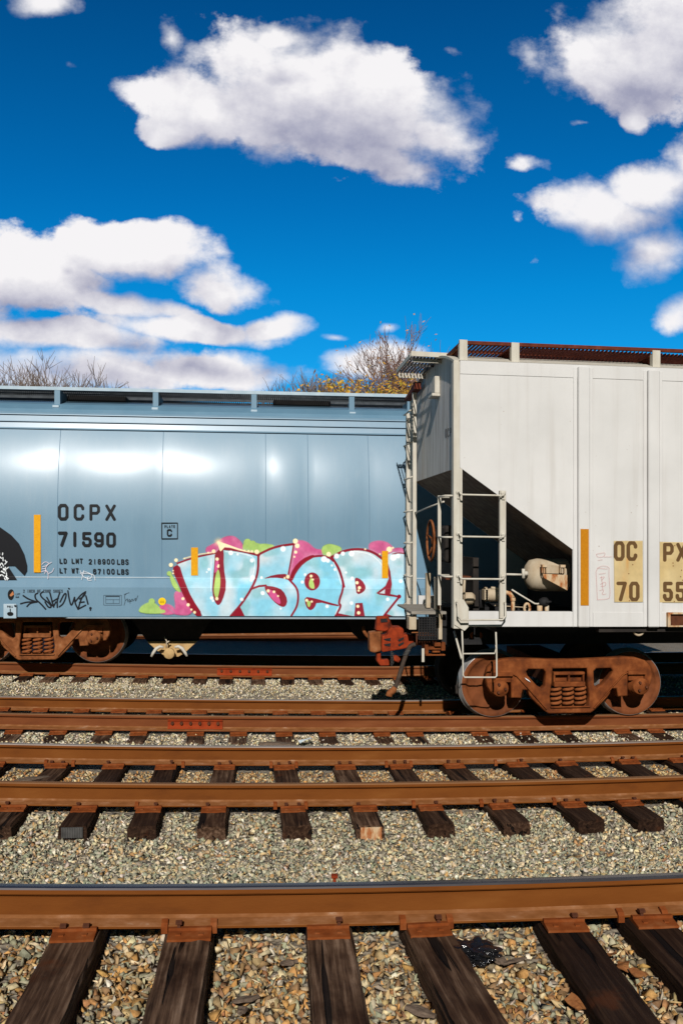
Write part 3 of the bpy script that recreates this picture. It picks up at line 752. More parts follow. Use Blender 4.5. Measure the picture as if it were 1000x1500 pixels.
class Paint:
    def __init__(s, x0, y0, x1, y1, step):
        nx, ny = int((x1 - x0) / step) + 1, int((y1 - y0) / step) + 1
        s.X, s.Y = np.meshgrid(x0 + np.arange(nx) * step, y0 + np.arange(ny) * step, indexing='ij')
        s.P = np.stack([s.X, s.Y], -1); s.C = np.zeros(s.X.shape + (4,)); s.step = step
    def over(s, col, a):
        a = np.clip(a, 0, 1); col = np.asarray(col, float)
        A0 = s.C[..., 3]; A = a + A0 * (1 - a)
        k = np.where(A > 1e-6, a / np.maximum(A, 1e-6), 0)[..., None]
        s.C[..., :3] = s.C[..., :3] * (1 - k) + col * k; s.C[..., 3] = A
    def stroke(s, pts, w, col, a=1.0, soft=None):
        soft = soft or s.step; s.over(col, a * np.clip(.5 + (w / 2 - seg_dist(s.P, pts)) / soft, 0, 1))
    def poly(s, poly, col, a=1.0, soft=None):
        soft = soft or s.step; d = seg_dist(s.P, list(poly) + [poly[0]]); d = np.where(poly_in(s.P, poly), d, -d)
        s.over(col, a * np.clip(.5 + d / soft, 0, 1))
    def disc(s, x, y, r, col, a=1.0, soft=None):
        soft = soft or s.step; s.over(col, a * np.clip(.5 + (r - np.hypot(s.X - x, s.Y - y)) / soft, 0, 1))
    def mesh(s, name, mat, parent, surf, off=.004):
        X, Z, Yd = surf(s.X, s.Y); nx, ny = X.shape
        V = np.stack([X, Yd - off, Z], -1).reshape(-1, 3) - np.array(root_loc(parent))
        i = np.arange(nx * ny).reshape(nx, ny)
        Q = np.stack([i[:-1, :-1], i[1:, :-1], i[1:, 1:], i[:-1, 1:]], -1).reshape(-1, 4)
        A = s.C[..., 3].reshape(-1); Q = Q[A[Q].max(1) > .03]
        us = np.unique(Q); mp = -np.ones(nx * ny, int); mp[us] = np.arange(len(us)); Q = mp[Q]; V = V[us]
        C = s.C.reshape(-1, 4)[us]
        me = bpy.data.meshes.new(name)
        me.vertices.add(len(V)); me.vertices.foreach_set('co', V.astype(np.float32).ravel())
        me.loops.add(Q.size); me.loops.foreach_set('vertex_index', Q.astype(np.int32).ravel())
        me.polygons.add(len(Q)); me.polygons.foreach_set('loop_start', np.arange(0, Q.size, 4, dtype=np.int32))
        me.update(calc_edges=True)
        ca = me.color_attributes.new('paint', 'FLOAT_COLOR', 'POINT'); ca.data.foreach_set('color', C.astype(np.float32).ravel())
        me.polygons.foreach_set('use_smooth', [True] * len(Q))
        me.materials.append(mat)
        return link(name, me, parent)
GL = {
 'O': [[(.22, 0), (.78, 0), (1, .16), (1, .84), (.78, 1), (.22, 1), (0, .84), (0, .16), (.22, 0)]],
 'C': [[(1, .76), (1, .84), (.78, 1), (.22, 1), (0, .84), (0, .16), (.22, 0), (.78, 0), (1, .16), (1, .24)]],
 'P': [[(0, 0), (0, 1), (.78, 1), (1, .86), (1, .58), (.78, .44), (0, .44)]],
 'X': [[(0, 0), (1, 1)], [(0, 1), (1, 0)]], '7': [[(0, 1), (1, 1), (.35, 0)]], '1': [[(.5, 0), (.5, 1)]], 'I': [[(.5, 0), (.5, 1)]],
 '5': [[(.95, 1), (.04, 1), (.04, .57), (.76, .57), (1, .42), (1, .15), (.78, 0), (.22, 0), (0, .14), (0, .24)]],
 '9': [[(.0, .16), (.22, 0), (.78, 0), (1, .16), (1, .84), (.78, 1), (.22, 1), (0, .84), (0, .56), (.22, .42), (1, .42)]],
 '6': [[(1, .84), (.78, 1), (.22, 1), (0, .84), (0, .16), (.22, 0), (.78, 0), (1, .16), (1, .44), (.78, .58), (0, .58)]],
 '8': [[(.22, .52), (0, .40), (0, .14), (.22, 0), (.78, 0), (1, .14), (1, .40), (.78, .52), (.22, .52), (.04, .64), (.04, .86), (.22, 1), (.78, 1), (.96, .86), (.96, .64), (.78, .52)]],
 '2': [[(0, .80), (.22, 1), (.78, 1), (1, .84), (1, .62), (0, .0), (1, .0)]], 'L': [[(0, 1), (0, 0), (1, 0)]], 'T': [[(0, 1), (1, 1)], [(.5, 1), (.5, 0)]],
 'D': [[(0, 0), (0, 1), (.7, 1), (1, .82), (1, .18), (.7, 0), (0, 0)]], 'M': [[(0, 0), (0, 1), (.5, .25), (1, 1), (1, 0)]], 'W': [[(0, 1), (.22, 0), (.5, .75), (.78, 0), (1, 1)]],
 'B': [[(0, 0), (0, 1), (.75, 1), (.95, .88), (.95, .64), (.75, .52), (0, .52)], [(.75, .52), (1, .40), (1, .14), (.75, 0), (0, 0)]],
 'S': [[(1, .82), (.78, 1), (.22, 1), (0, .84), (0, .64), (1, .38), (1, .16), (.78, 0), (.22, 0), (0, .18)]],
 'A': [[(0, 0), (.5, 1), (1, 0)], [(.2, .34), (.8, .34)]], 'E': [[(1, 1), (0, 1), (0, 0), (1, 0)], [(0, .5), (.8, .5)]], 'H': [[(0, 0), (0, 1)], [(1, 0), (1, 1)], [(0, .5), (1, .5)]],
 'N': [[(0, 0), (0, 1), (1, 0), (1, 1)]], 'F': [[(1, 1), (0, 1), (0, 0)], [(0, .5), (.8, .5)]], 'U': [[(0, 1), (0, .16), (.22, 0), (.78, 0), (1, .16), (1, 1)]], 'K': [[(0, 0), (0, 1)], [(1, 1), (0, .4)], [(.3, .6), (1, 0)]], 'R': [[(0, 0), (0, 1), (.78, 1), (1, .86), (1, .6), (.78, .46), (0, .46)], [(.5, .46), (1, 0)]],
}
GL['0'] = GL['O']
def text(P, s, x0, y0, x1, y1, th, col, a=1.0, gw=None, tilt=0.0):
    n = len(s); gw = gw or (x1 - x0) / (n + .45 * (n - 1)); pitch = (x1 - x0 - gw) / max(n - 1, 1)
    for i, ch in enumerate(s):
        if ch == ' ': continue
        ox = x0 + i * pitch
        for st in GL[ch]:
            P.stroke([(ox + th / 2 + p * (gw - th), y1 - th / 2 - q * (y1 - y0 - th) + tilt * i) for p, q in st], th, col, a)

# ---------------------------------------------------------------- BLUE HOPPER CAR
BT = -.011
def bY(z):
    """depth of the blue side at nominal height z"""
    z = np.asarray(z, float); R = 4.6
    Y = np.where(z > 2.3, 15.40 + R - np.sqrt(np.maximum(R * R - (z - 2.3) ** 2, 0)), 15.40)
    Y = np.where(z < 1.50, 15.40 - .10 * np.clip((1.50 - z) / .15, 0, 1), Y)
    return Y
BSEAM = [atX(p, 15.5) for p in (-75, 86, 238, 389, 451, 540)]
BSEAM = [BSEAM[0] - 1.68 * k for k in (3, 2, 1)] + BSEAM + [BSEAM[-1] + 1.2, BSEAM[-1] + 2.9, BSEAM[-1] + 4.6, BSEAM[-1] + 6.3]
def bwarp(v):
    v = v.copy(); v[:, 2] += BT * np.clip(v[:, 0], -6, 6); return v
def bsurf(px, py):
    Y = np.full(px.shape, 15.4); xr = (px - CXP) / FPX; den = math.cos(TH) - xr * math.sin(TH)
    for _ in range(4):
        t = Y / den; X = t * (math.sin(TH) + xr * math.cos(TH)); Z = HC - t * (py - YHP) / FPX
        Y = bY(Z - BT * np.clip(X, -6, 6)) - .002
    t = Y / den
    return t * (math.sin(TH) + xr * math.cos(TH)), HC - t * (py - YHP) / FPX, Y
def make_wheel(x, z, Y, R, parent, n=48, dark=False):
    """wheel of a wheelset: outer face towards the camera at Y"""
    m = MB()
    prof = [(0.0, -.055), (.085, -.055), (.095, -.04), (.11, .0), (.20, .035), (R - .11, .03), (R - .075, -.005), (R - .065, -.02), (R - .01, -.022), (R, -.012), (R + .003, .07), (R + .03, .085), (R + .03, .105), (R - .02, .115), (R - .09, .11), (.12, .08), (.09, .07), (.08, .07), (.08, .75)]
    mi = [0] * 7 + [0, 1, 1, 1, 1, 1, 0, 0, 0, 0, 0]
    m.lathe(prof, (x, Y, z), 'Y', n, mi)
    return m.build('wheel', [M['dark_interior'] if dark else M['wheel_face'], M['black_steel_shade'] if dark else M['wheel_tread']], parent)  # dark: far wheels' shade, with grease, put into near-black colours
def side_frame(xc, Y, z0, k, parent, mat, half, sgn=1):
    """cast truck side frame; k scales the traced outline, z0 is the rail head"""
    H = lambda u, v: ((u) / 324.2 * k, (800 - v) / 324.2 * k)
    R_ = [(0, 549), (60, 548), (150, 545), (230, 541), (285, 545), (320, 556), (342, 578), (352, 612), (346, 650), (332, 676), (318, 676), (318, 612), (250, 604), (246, 622), (246, 700), (206, 702), (200, 668), (176, 668), (170, 690), (158, 706), (104, 758), (88, 768), (0, 768)]
    L_ = [(-u, v) for u, v in R_[::-1]][1:-1]
    outer = [H(u, v) for u, v in R_ + L_]
    def tri(s): return [H(s * u, v) for u, v in [(100, 596), (112, 584), (176, 583), (186, 594), (180, 612), (140, 655), (116, 668), (102, 655)]]
    win = [H(u, v) for u, v in [(-74, 582), (74, 582), (78, 640), (86, 700), (82, 738), (66, 749), (-66, 749), (-82, 738), (-86, 700), (-78, 640)]]
    cu = bpy.data.curves.new('truck_frame', 'CURVE'); cu.dimensions = '2D'; cu.fill_mode = 'BOTH'; cu.extrude = .05; cu.bevel_depth = .018; cu.bevel_resolution = 1; cu.offset = -.012
    for pl in (outer, tri(1), tri(-1), win):
        sp = cu.splines.new('POLY'); sp.points.add(len(pl) - 1); sp.use_cyclic_u = True
        for i, (a, b) in enumerate(pl): sp.points[i].co = (a, b, 0, 1)
    tmp = bpy.data.objects.new('tmp', cu); me = bpy.data.meshes.new_from_object(tmp); bpy.data.objects.remove(tmp)
    me.transform(Matrix(((1, 0, 0, xc), (0, 0, -1, Y + .068), (0, 1, 0, z0), (0, 0, 0, 1))))
    me.transform(Matrix.Translation(-root_loc(parent)))
    me.materials.clear(); me.materials.append(mat)
    fr = link('truck_frame', me, parent)
    bm = bmesh.new(); bm.from_mesh(me); bmesh.ops.recalc_face_normals(bm, faces=bm.faces); bm.to_mesh(me); bm.free()
    # raised flanges along top and diagonals
    m = MB()
    for s in (-1, 1):
        pts = [H(s * u, v) for u, v in [(250, 600), (225, 612), (180, 660), (100, 750)]]
        for a, b in zip(pts[:-1], pts[1:]): m.bar((xc + a[0], Y - .012, z0 + a[1]), (xc + b[0], Y - .012, z0 + b[1]), .03, .014 * k, (0, 0, 1))
        a, b = H(s * 190, 604), H(s * 322, 604)
        m.bar((xc + b[0] * .99, Y - .02, z0 + a[1]), (xc + a[0] * 1.28, Y - .02, z0 + b[1]), .05, .045 * k)
        # pedestal jaw inner piece and adapter under the frame end
        a = H(s * 282, 628); m.box(xc + a[0] - .10 * k, xc + a[0] + .10 * k, Y + .0, Y + .10, z0 + a[1] - .03 * k, z0 + a[1] + .05 * k)
    a, b = H(-84, 742), H(84, 742); m.bar((xc + a[0], Y - .012, z0 + a[1]), (xc + b[0], Y - .012, z0 + b[1]), .03, .018)
    m.build('frame_flange', mat, fr, bevel=.004)
    # bolster end, spring seat
    m = MB(); a, b = H(-66, 596), H(66, 656)
    m.box(xc + a[0], xc + b[0], Y + .02, Y + .26, z0 + H(0, 612)[1], z0 + H(0, 600)[1])
    m.box(xc + a[0], xc + b[0], Y + .0, Y + .26, z0 + H(0, 660)[1], z0 + H(0, 640)[1])
    for u in (-62, 0, 62): m.box(xc + u / 324.2 * k - .012, xc + u / 324.2 * k + .012, Y + .03, Y + .25, z0 + H(0, 642)[1], z0 + H(0, 608)[1])
    m.box(xc + a[0], xc + b[0], Y + .10, Y + .26, z0 + H(0, 642)[1], z0 + H(0, 608)[1])
    m.build('bolster_end', mat, fr, bevel=.006)
    for u in (-52, 0, 52):
        cx = xc + u / 324.2 * k; zt, zb = z0 + H(0, 662)[1], z0 + H(0, 742)[1]; r = 19 / 324.2 * k; nt = 4.2
        pts = [(cx + r * math.cos(2 * math.pi * i / 14), Y + .075 + r * math.sin(2 * math.pi * i / 14), zb + (zt - zb) * i / (14 * nt)) for i in range(int(14 * nt) + 1)]
        MB().tube(pts, .021 * k, 7).build('spring', M['spring_rust'], fr)
    for s in (-1, 1):
        cx = xc + s * half; cz = z0 + H(0, 660)[1]
        if True:
            m = MB(); r = .108 * k
            m.lathe([(0, -.105), (r * .55, -.105), (r * .62, -.09), (r * .9, -.09), (r, -.075), (r, .02), (r * 1.15, .03), (r * 1.15, .14)], (cx, Y + .03, cz), 'Y', 24)
            cap = m.build('bearing_cap', mat, fr)
            for j in range(3):
                an = math.radians(90 + 120 * j + 25)
                MB().lathe([(0, -.022), (.016, -.022), (.019, 0), (.019, .01)], (cx + math.cos(an) * r * .52, Y + .03 - .104, cz + math.sin(an) * r * .52), 'Y', 6, sm=False).build('cap_bolt', M['dark_rust'], fr)
    return fr
def grating(parent, x0, x1, y0, y1, zf, mat, step=.045, h=.032, rails_=(0.0, 1.0), warp=None, name='running_board', flange=None):
    m = MB()
    n = int((x1 - x0) / step)
    for i in range(n + 1):
        x = x0 + (x1 - x0) * i / n
        m.box(x - .0045, x + .0045, y0, y1, zf - h, zf)
    for f in rails_: 
        y = y0 + (y1 - y0) * f; m.box(x0, x1, y - .006, y + .006, zf - h - .004, zf + .003)
    return m.build(name, mat, parent, warp)

def make_blue():
    root = empty('hopper_car', (-1.0, 17.0, float(rz('B', -1.0))), 'pale blue covered hopper car with red and cyan graffiti, behind the white car', 'freight car', 'covered hopper freight cars')
    X0, X1 = -9.0, 9.0
    # side skin with slightly bulging panels between welded seams
    xs = []
    for a, b in zip(BSEAM[:-1], BSEAM[1:]):
        n = max(6, int((b - a) / .12)); xs += [(a + (b - a) * i / n, i / n) for i in range(n)]
    xs.append((BSEAM[-1], 0.0))
    zs = np.concatenate([np.linspace(1.503, 2.3, 8), np.linspace(2.4, 3.86, 22)])
    m = MB(); V = []
    for x, f in xs:
        e = math.sin(math.pi * f); bul = .022 * e ** .8
        if f < .02 or f > .98: bul = .003
        for z in zs:
            k = math.sin(math.pi * (z - 1.45) / 2.5)
            V.append((x, float(bY(z)) - bul * max(k, 0), z))
    nz = len(zs)
    m.add(V, [(i * nz + j, (i + 1) * nz + j, (i + 1) * nz + j + 1, i * nz + j + 1) for i in range(len(xs) - 1) for j in range(nz - 1)], 0, True)
    m.build('side_sheet', M['blue'], root, bwarp)
    for x in BSEAM[1:-1]:
        m = MB(); V = []
        for z in zs: V += [(x - .004, float(bY(z)) - .004, z), (x + .004, float(bY(z)) - .004, z)]
        m.add(V, [(2 * j, 2 * j + 1, 2 * j + 3, 2 * j + 2) for j in range(nz - 1)], 0, True)
        m.build('weld_seam', M['seam_paint'], root, bwarp)
    # far side, floor, ends so the body is closed
    m = MB(); m.box(X0 + .3, X1 - .3, 15.75, 18.45, 1.55, 4.15); m.build('body_shell', M['blue_metal'], root, bwarp)
    # side sill
    m = MB()
    pr = [(15.43, 1.503), (15.40, 1.503), (15.30, 1.353), (15.30, .885), (15.46, .885), (15.46, .905), (15.32, .905), (15.32, 1.35)]
    m.prism([(a, b) for a, b in pr], X0, X1, 'YZ'); m.build('side_sill', M['blue'], root, bwarp, bevel=.006)
    m = MB(); m.box(X0, X1, 15.385, 15.43, 1.50, 1.516); m.build('ledge_strip', M['pale_blue'], root, bwarp)
    m = MB(); m.box(X0, X1, 18.58, 18.7, .885, 1.5); m.build('far_sill', M['blue_metal'], root, bwarp)
    # pipe along the sill
    m = MB(); m.tube([(atX(92, 15.33), 15.345, .868), (atX(100, 15.33), 15.335, .868), (atX(612, 15.33), 15.335, .868)], [.006, .02, .02], 8); m.build('sill_pipe', M['pale_blue'], root, bwarp)
    # top chord with ridges, roof
    yt = float(bY(3.86))
    m = MB()
    pts = [(yt, 3.86), (yt - .03, 3.868), (yt - .03, 3.888), (yt + .006, 3.892), (yt + .03, 3.985), (yt + .0, 3.988), (yt + .002, 4.003), (yt + .032, 4.006), (yt + .06, 4.10), (yt + .032, 4.103), (yt + .034, 4.118), (yt + .07, 4.121), (yt + .14, 4.21), (yt + .30, 4.31), (yt + .75, 4.42), (17.0, 4.46), (18.4 - .3, 4.31), (18.45, 3.86), (17, 3.80)]
    m.prism(pts, X0, X1, 'YZ'); m.build('roof', M['blue'], root, bwarp)
    zr = 4.59
    for a, b in ((X0, X1),):
        grating(root, a, b, 16.02, 16.62, zr, M['grating_grey'], .034, .045, (0.5, 1.0), bwarp)
        grating(root, a, b, 16.95, 17.45, zr, M['grating_grey'], .034, .045, (0, 1.0), bwarp)
    m = MB(); m.box(X0, X1, 15.985, 16.015, zr - .045, zr + .008); m.build('board_edge', M['pale_blue'], root, bwarp)
    for px in (-205, -60, 84, 228, 372, 515, 600):
        x = atX(px, 16.0)
        m = MB(); m.box(x - .045, x + .045, 15.99, 16.02, 4.26, zr - .047)
        m.prism([(16.02, 4.33), (16.02, zr - .05), (16.9, zr - .05), (16.9, zr - .09)], x + .02, x + .04, 'YZ')
        m.build('board_bracket', M['blue_metal'], root, bwarp)
        m = MB(); m.box(x - .05, x + .05, 15.86, 16.02, 4.235, 4.27); m.build('bracket_foot', M['pale_blue'], root, bwarp)
    for px in (150, 440):
        x = atX(px, 17.2); m = MB(); m.box(x - .5, x + .5, 16.6, 17.6, 4.44, 4.56); m.build('hatch_cover', M['black_steel_shade'], root, bwarp, bevel=.03)
    # underframe, near-black colour carrying its shade: centre sill, hoppers; tan discharge gates
    m = MB(); m.box(X0, X1, 16.55, 17.25, .50, 1.5); m.build('centre_sill', M['black_steel_shade'], root)
    m = MB(); m.box(X0, X1, 15.5, 18.5, 1.40, 1.54); m.build('floor_plate', M['black_steel_shade'], root)
    for pxc in (253, 560):
        xc = atX(pxc, 16.2)
        m = MB()
        Vv = [(xc - 1.05, 15.75, 1.42), (xc + 1.05, 15.75, 1.42), (xc + 1.05, 18.3, 1.42), (xc - 1.05, 18.3, 1.42), (xc - .42, 16.14, .43), (xc + .42, 16.14, .43), (xc + .42, 17.7, .43), (xc - .42, 17.7, .43)]
        m.add(Vv, [(0, 1, 5, 4), (1, 2, 6, 5), (2, 3, 7, 6), (3, 0, 4, 7), (4, 5, 6, 7)])
        hp = m.build('hopper_chute', M['black_steel_shade'], root)
        if pxc == 253:
            zt = .425
            m = MB(); m.prism([(xc - .42, zt), (xc + .42, zt), (xc + .20, zt - .20), (xc + .10, zt - .26), (xc - .10, zt - .26), (xc - .22, zt - .18)], 16.10, 17.6); m.build('discharge_gate', M['gate_tan'], hp, bevel=.005)
            gx, gz_ = at(248, 957, 15.98)
            m = MB(); m.lathe([(0, -.07), (.082, -.07), (.09, -.06), (.09, .0), (.075, .02), (.075, .2)], (gx, 15.98, gz_), 'Y', 24); m.build('gate_cap', M['gate_tan'], hp)
            for s in (-1, 1):
                m = MB(); p = [(gx + s * a, 15.95, gz_ + b) for a, b in [(.09, .10), (.15, .115), (.21, .08), (.26, .01), (.29, -.05)]]
                m.tube(p, [.02, .026, .03, .026, .02], 8); m.build('gate_lug', M['cream_paint'], hp)
            m = MB(); m.tube([(gx - .05, 15.97, gz_ + .09), (gx - .04, 15.97, gz_ + .2), (gx - .08, 15.97, gz_ + .27)], .012, 6); m.tube([(gx - .05, 15.97, gz_ + .17), (gx + .0, 15.97, gz_ + .2)], .012, 6); m.build('gate_latch', M['tank_paint'], hp)
    x, z = at(547, 918, 15.6)
    m = MB(); m.tube([(x + .16 * math.cos(a), 15.7, z + .2 * math.sin(a)) for a in np.linspace(math.pi, 2 * math.pi + .3, 14)], .03, 8); m.build('hanging_hose', M['truck_brown'], root)
    # truck
    xc = atX(54.5, 15.72); za = float(rz('B', xc)); half = .895; R = .457; k = R / .43
    side_frame(xc, 15.70, za, k, root, M['truck_brown'], half)
    for s in (-1, 1):
        make_wheel(xc + s * half, za + R, 16.10, R, root)
        m = MB(); m.lathe([(.08, 0), (.08, 1.3)], (xc + s * half, 16.2, za + R), 'Y', 12); m.build('axle', M['dark_rust'], root)
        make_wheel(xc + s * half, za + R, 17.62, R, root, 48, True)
    # reflective strips
    def strip(px0, px1, py0, py1, mat):
        P = np.array([[px0, py0], [px1, py0], [px1, py1], [px0, py1]], float)
        X, Z, Y = bsurf(P[:, 0], P[:, 1]); m = MB()
        f = [(X[i], Y[i] - .022, Z[i]) for i in range(4)]; b_ = [(X[i], Y[i] + .01, Z[i]) for i in range(4)]
        m.add(f + b_, [(0, 1, 2, 3), (7, 6, 5, 4), (0, 4, 5, 1), (1, 5, 6, 2), (2, 6, 7, 3), (3, 7, 4, 0)])
        st = m.build('reflective_strip', mat, root)
    strip(50, 60, 754, 838.5, M['orange_strip']); strip(280, 290, 802, 843, M['orange_strip']); strip(559, 568, 807, 847, M['orange_strip'])
    # jacking pad sign plate hanging below the sill
    m = MB(); x0, z0 = at(5.5, 906, 15.28); x1, z1 = at(24.5, 884.5, 15.28)
    m.box(x0, x1, 15.255, 15.275, z0, z1); sp = m.build('sign_plate', M['pale_blue'], root, bevel=.006)
    paint_blue(root)
    return root

def paint_blue(root):
    BLK = srgb(14, 16, 21); 
    for (tx, x0, y0, x1, y1, th, gw, tl) in (('OCPX', 85, 738, 170, 762, 4.3, 15.5, .35), ('71590', 85, 778.5, 170, 800.5, 4.4, 14.2, .35), ('LD LMT', 87.5, 818, 121.5, 825.5, 1.45, 4.6, 0), ('218900', 130, 818.8, 168, 826.5, 1.45, 4.8, 0), ('LBS', 171.5, 819.2, 188.5, 827, 1.45, 4.8, 0),
                                         ('LT WT', 87.5, 832, 115.5, 839.5, 1.45, 4.6, 0), ('67100', 136.5, 833.2, 168, 841, 1.45, 4.8, 0), ('LBS', 171.5, 833.6, 188.5, 841.4, 1.45, 4.8, 0)):
        p = Paint(x0 - 2, y0 - 2, x1 + 2, y1 + 4, .3); text(p, tx, x0, y0, x1, y1, th, BLK, .97, gw, tl); p.mesh('lettering', M['stencil'], root, bsurf, .022)
    p = Paint(232, 762, 266, 793, .3)
    p.stroke([(237, 766), (260, 766), (260, 789), (237, 789), (237, 766)], 1.2, BLK); text(p, 'PLATE', 241, 769, 256.5, 773, .8, BLK, .9, 2.3); text(p, 'C', 244.5, 775, 252, 785.5, 2.0, BLK)
    p.mesh('plate_mark', M['stencil'], root, bsurf, .022)
    # big dark emblem at the left with a pale diagonal and chalky scrawl
    p = Paint(-136, 762, 42, 850, .5)
    arc = [(-40, 764), (0, 772), (17, 784), (28, 796), (36, 812), (40, 828), (40, 836), (36, 843), (22, 829), (12, 829), (25, 849), (-112, 849), (-130, 832), (-132, 815), (-124, 796), (-108, 778), (-84, 766)]
    p.poly(arc, srgb(13, 14, 20), 1, .8)
    rg = random.Random(4)
    for (cx, cy) in [(2, 815), (5, 824), (2, 832), (8, 836), (4, 843), (12, 846), (0, 846)]:
        for _ in range(4):
            a = (cx + rg.uniform(-4, 4), cy + rg.uniform(-4, 4)); p.stroke([a, (a[0] + rg.uniform(-5, 5), a[1] + rg.uniform(-6, 6))], 1.3, srgb(225, 230, 232), .95)
    p.mesh('emblem', M['stencil'], root, bsurf, .022)
    # chalky scribbles
    p = Paint(56, 816, 84, 852, .4); C = srgb(220, 222, 228); q = lambda u, v: (u / 4.545, 730 + v / 4.545)
    for st in ([(320, 535), (325, 500), (300, 470), (320, 440), (345, 425)], [(325, 500), (350, 490), (360, 465)], [(280, 440), (300, 420), (330, 430), (310, 450), (285, 455)], [(275, 490), (300, 480), (320, 490)], [(300, 500), (310, 465), (280, 470)]):
        p.stroke(smooth_line([q(*a) for a in st]), .8, srgb(226, 208, 216), .85)
    p.mesh('chalk_scribble', M['stencil'], root, bsurf, .023); p = Paint(114, 830, 146, 852, .4)
    for st in ([(535, 480), (550, 520), (600, 540), (620, 510), (570, 485), (535, 500)], [(550, 500), (590, 500), (630, 510), (635, 545)], [(560, 480), (545, 540)], [(590, 520), (580, 545), (610, 545)]):
        p.stroke(smooth_line([q(*a) for a in st]), .8, C, .85)
    p.mesh('chalk_scribble', M['stencil'], root, bsurf, .023)
    # sill: stencils, tag, placard, painted-on lift hole
    p = Paint(-1, 861, 212, 903, .4)
    text(p, '2 INCH HF COMP SHOES', 34, 863.6, 92, 868.4, .85, srgb(45, 52, 60), .85, 2.2)
    p.poly(smooth_poly([(11, 868), (15, 863), (20, 864), (21, 874), (17, 880), (12, 877)]), srgb(14, 14, 16)); p.poly([(14, 872), (19, 866), (20.5, 871), (16, 874)], srgb(170, 110, 70))  # lift hole drawn flat: shaded inside as black paint, with rusty edge
    text(p, 'LIFT', 23, 869, 29.5, 872, .6, BLK, .8, 1.4); text(p, 'BAR', 23, 873.5, 28, 876, .6, BLK, .8, 1.4)
    T = srgb(12, 14, 22); K = 2.1
    for st in ([(155, 648), (190, 672), (246, 690)], [(246, 690), (180, 690), (138, 702)], [(246, 690), (200, 698), (180, 720)], [(250, 632), (232, 640), (236, 672), (270, 700), (304, 738)], [(286, 622), (266, 636), (278, 662), (330, 700), (344, 726), (322, 728), (300, 690)], [(332, 628), (348, 690), (358, 724)], [(346, 690), (388, 664)], [(398, 628), (380, 680), (382, 726)], [(400, 690), (430, 630), (444, 640), (424, 700), (396, 722)], [(452, 616), (462, 680), (476, 722), (496, 660)], [(496, 660), (500, 700), (520, 738)], [(458, 600), (461, 603)], [(520, 738), (540, 668), (572, 622), (560, 650), (530, 670)], [(500, 690), (540, 640), (570, 622)], [(530, 694), (560, 690)], [(520, 738), (570, 712)], [(572, 650), (586, 704)], [(602, 730), (602, 745)], [(312, 660), (352, 728), (372, 690)]):
        p.stroke(smooth_line([q(*a) for a in st]), K, T, .97, .7)
    p.disc(132.5, 891, 1.9, T)
    for r_ in ([(152, 872), (178, 872), (178, 886.5), (152, 886.5), (152, 872)], [(155, 874), (175, 874), (175, 884), (155, 884), (155, 874)], [(155, 878.5), (175, 878.5)], [(166, 878.5), (166, 884)]): p.stroke(r_, .55, srgb(52, 66, 78), .8)
    p.stroke([(155, 873.5), (175, 873.5)], 1.0, BLK, .9)
    for st in ([(842, 634), (826, 650), (836, 680), (826, 712)], [(836, 680), (852, 664), (846, 690), (866, 668), (864, 690), (884, 664), (884, 690), (906, 656), (900, 694), (918, 648)], [(826, 640), (860, 628)], [(850, 690), (880, 684)], [(866, 684), (866, 700)]): p.stroke(smooth_line([q(*a) for a in st]), .6, srgb(26, 30, 38), .85)
    p.mesh('sill_stencil', M['stencil'], root, bsurf, .004)
    P2 = lambda px, py: (np.asarray(at(px, 0, 15.25)[0]), None)
    def flat(px, py):
        xr = (px - CXP) / FPX; t = 15.25 / (math.cos(TH) - xr * math.sin(TH)); return t * (math.sin(TH) + xr * math.cos(TH)), HC - t * (py - YHP) / FPX, np.full(px.shape, 15.25)
    p = Paint(5, 884, 26, 906, .3); text(p, 'PULL', 10.5, 887, 19, 890, .7, BLK, .85, 1.7); p.stroke([(15, 892), (15, 895.5)], 1.2, BLK); p.poly(smooth_poly([(10, 899), (12, 896.5), (18, 896.5), (20, 899), (18, 902), (12, 902)]), srgb(10, 10, 12)); p.poly([(22.2, 885.5), (24, 887.5), (22.2, 889.5), (20.4, 887.5)], BLK)
    p.mesh('sign_lettering', M['stencil'], root, flat, .006)
    # ------------------------------------------------ graffiti
    g1 = lambda u, v: (200 + u / 5, 780 + v / 5); g2 = lambda u, v: (380 + u / 4.348, 780 + v / 4.348)
    A1 = lambda *l: [g1(*a) for a in l]; A2 = lambda *l: [g2(*a) for a in l]
    p = Paint(200, 784, 606, 902.5, .5)
    PINK, GRN, RED, CY, PALE = srgb(198, 84, 136), srgb(166, 198, 108), srgb(132, 10, 34), srgb(126, 194, 218), srgb(200, 212, 218)
    nz = lambda sc, sd: vnoise(p.P, sc, sd)
    wob = lambda poly: smooth_poly(poly, 3)
    for pl in (A1((505, 112), (540, 95), (590, 70), (640, 32), (700, 22), (752, 52), (785, 100), (785, 160), (510, 160)), A1((165, 540), (200, 520), (250, 530), (280, 560), (290, 600), (160, 600)), A1((270, 430), (340, 430), (440, 605), (260, 605), (290, 560)),
               A2((210, 62), (260, 46), (315, 66), (350, 106), (405, 110), (405, 150), (330, 160), (250, 215), (205, 310), (176, 270)), A2((692, 70), (742, 52), (800, 56), (852, 92), (858, 150), (700, 130)), A2((845, 105), (880, 96), (925, 104), (915, 150), (845, 150))): p.poly(wob(pl), PINK, .96, 2.2)
    p.poly(wob(A1((225, 540), (260, 570), (290, 600), (230, 560))), srgb(112, 136, 158), .6, 2)
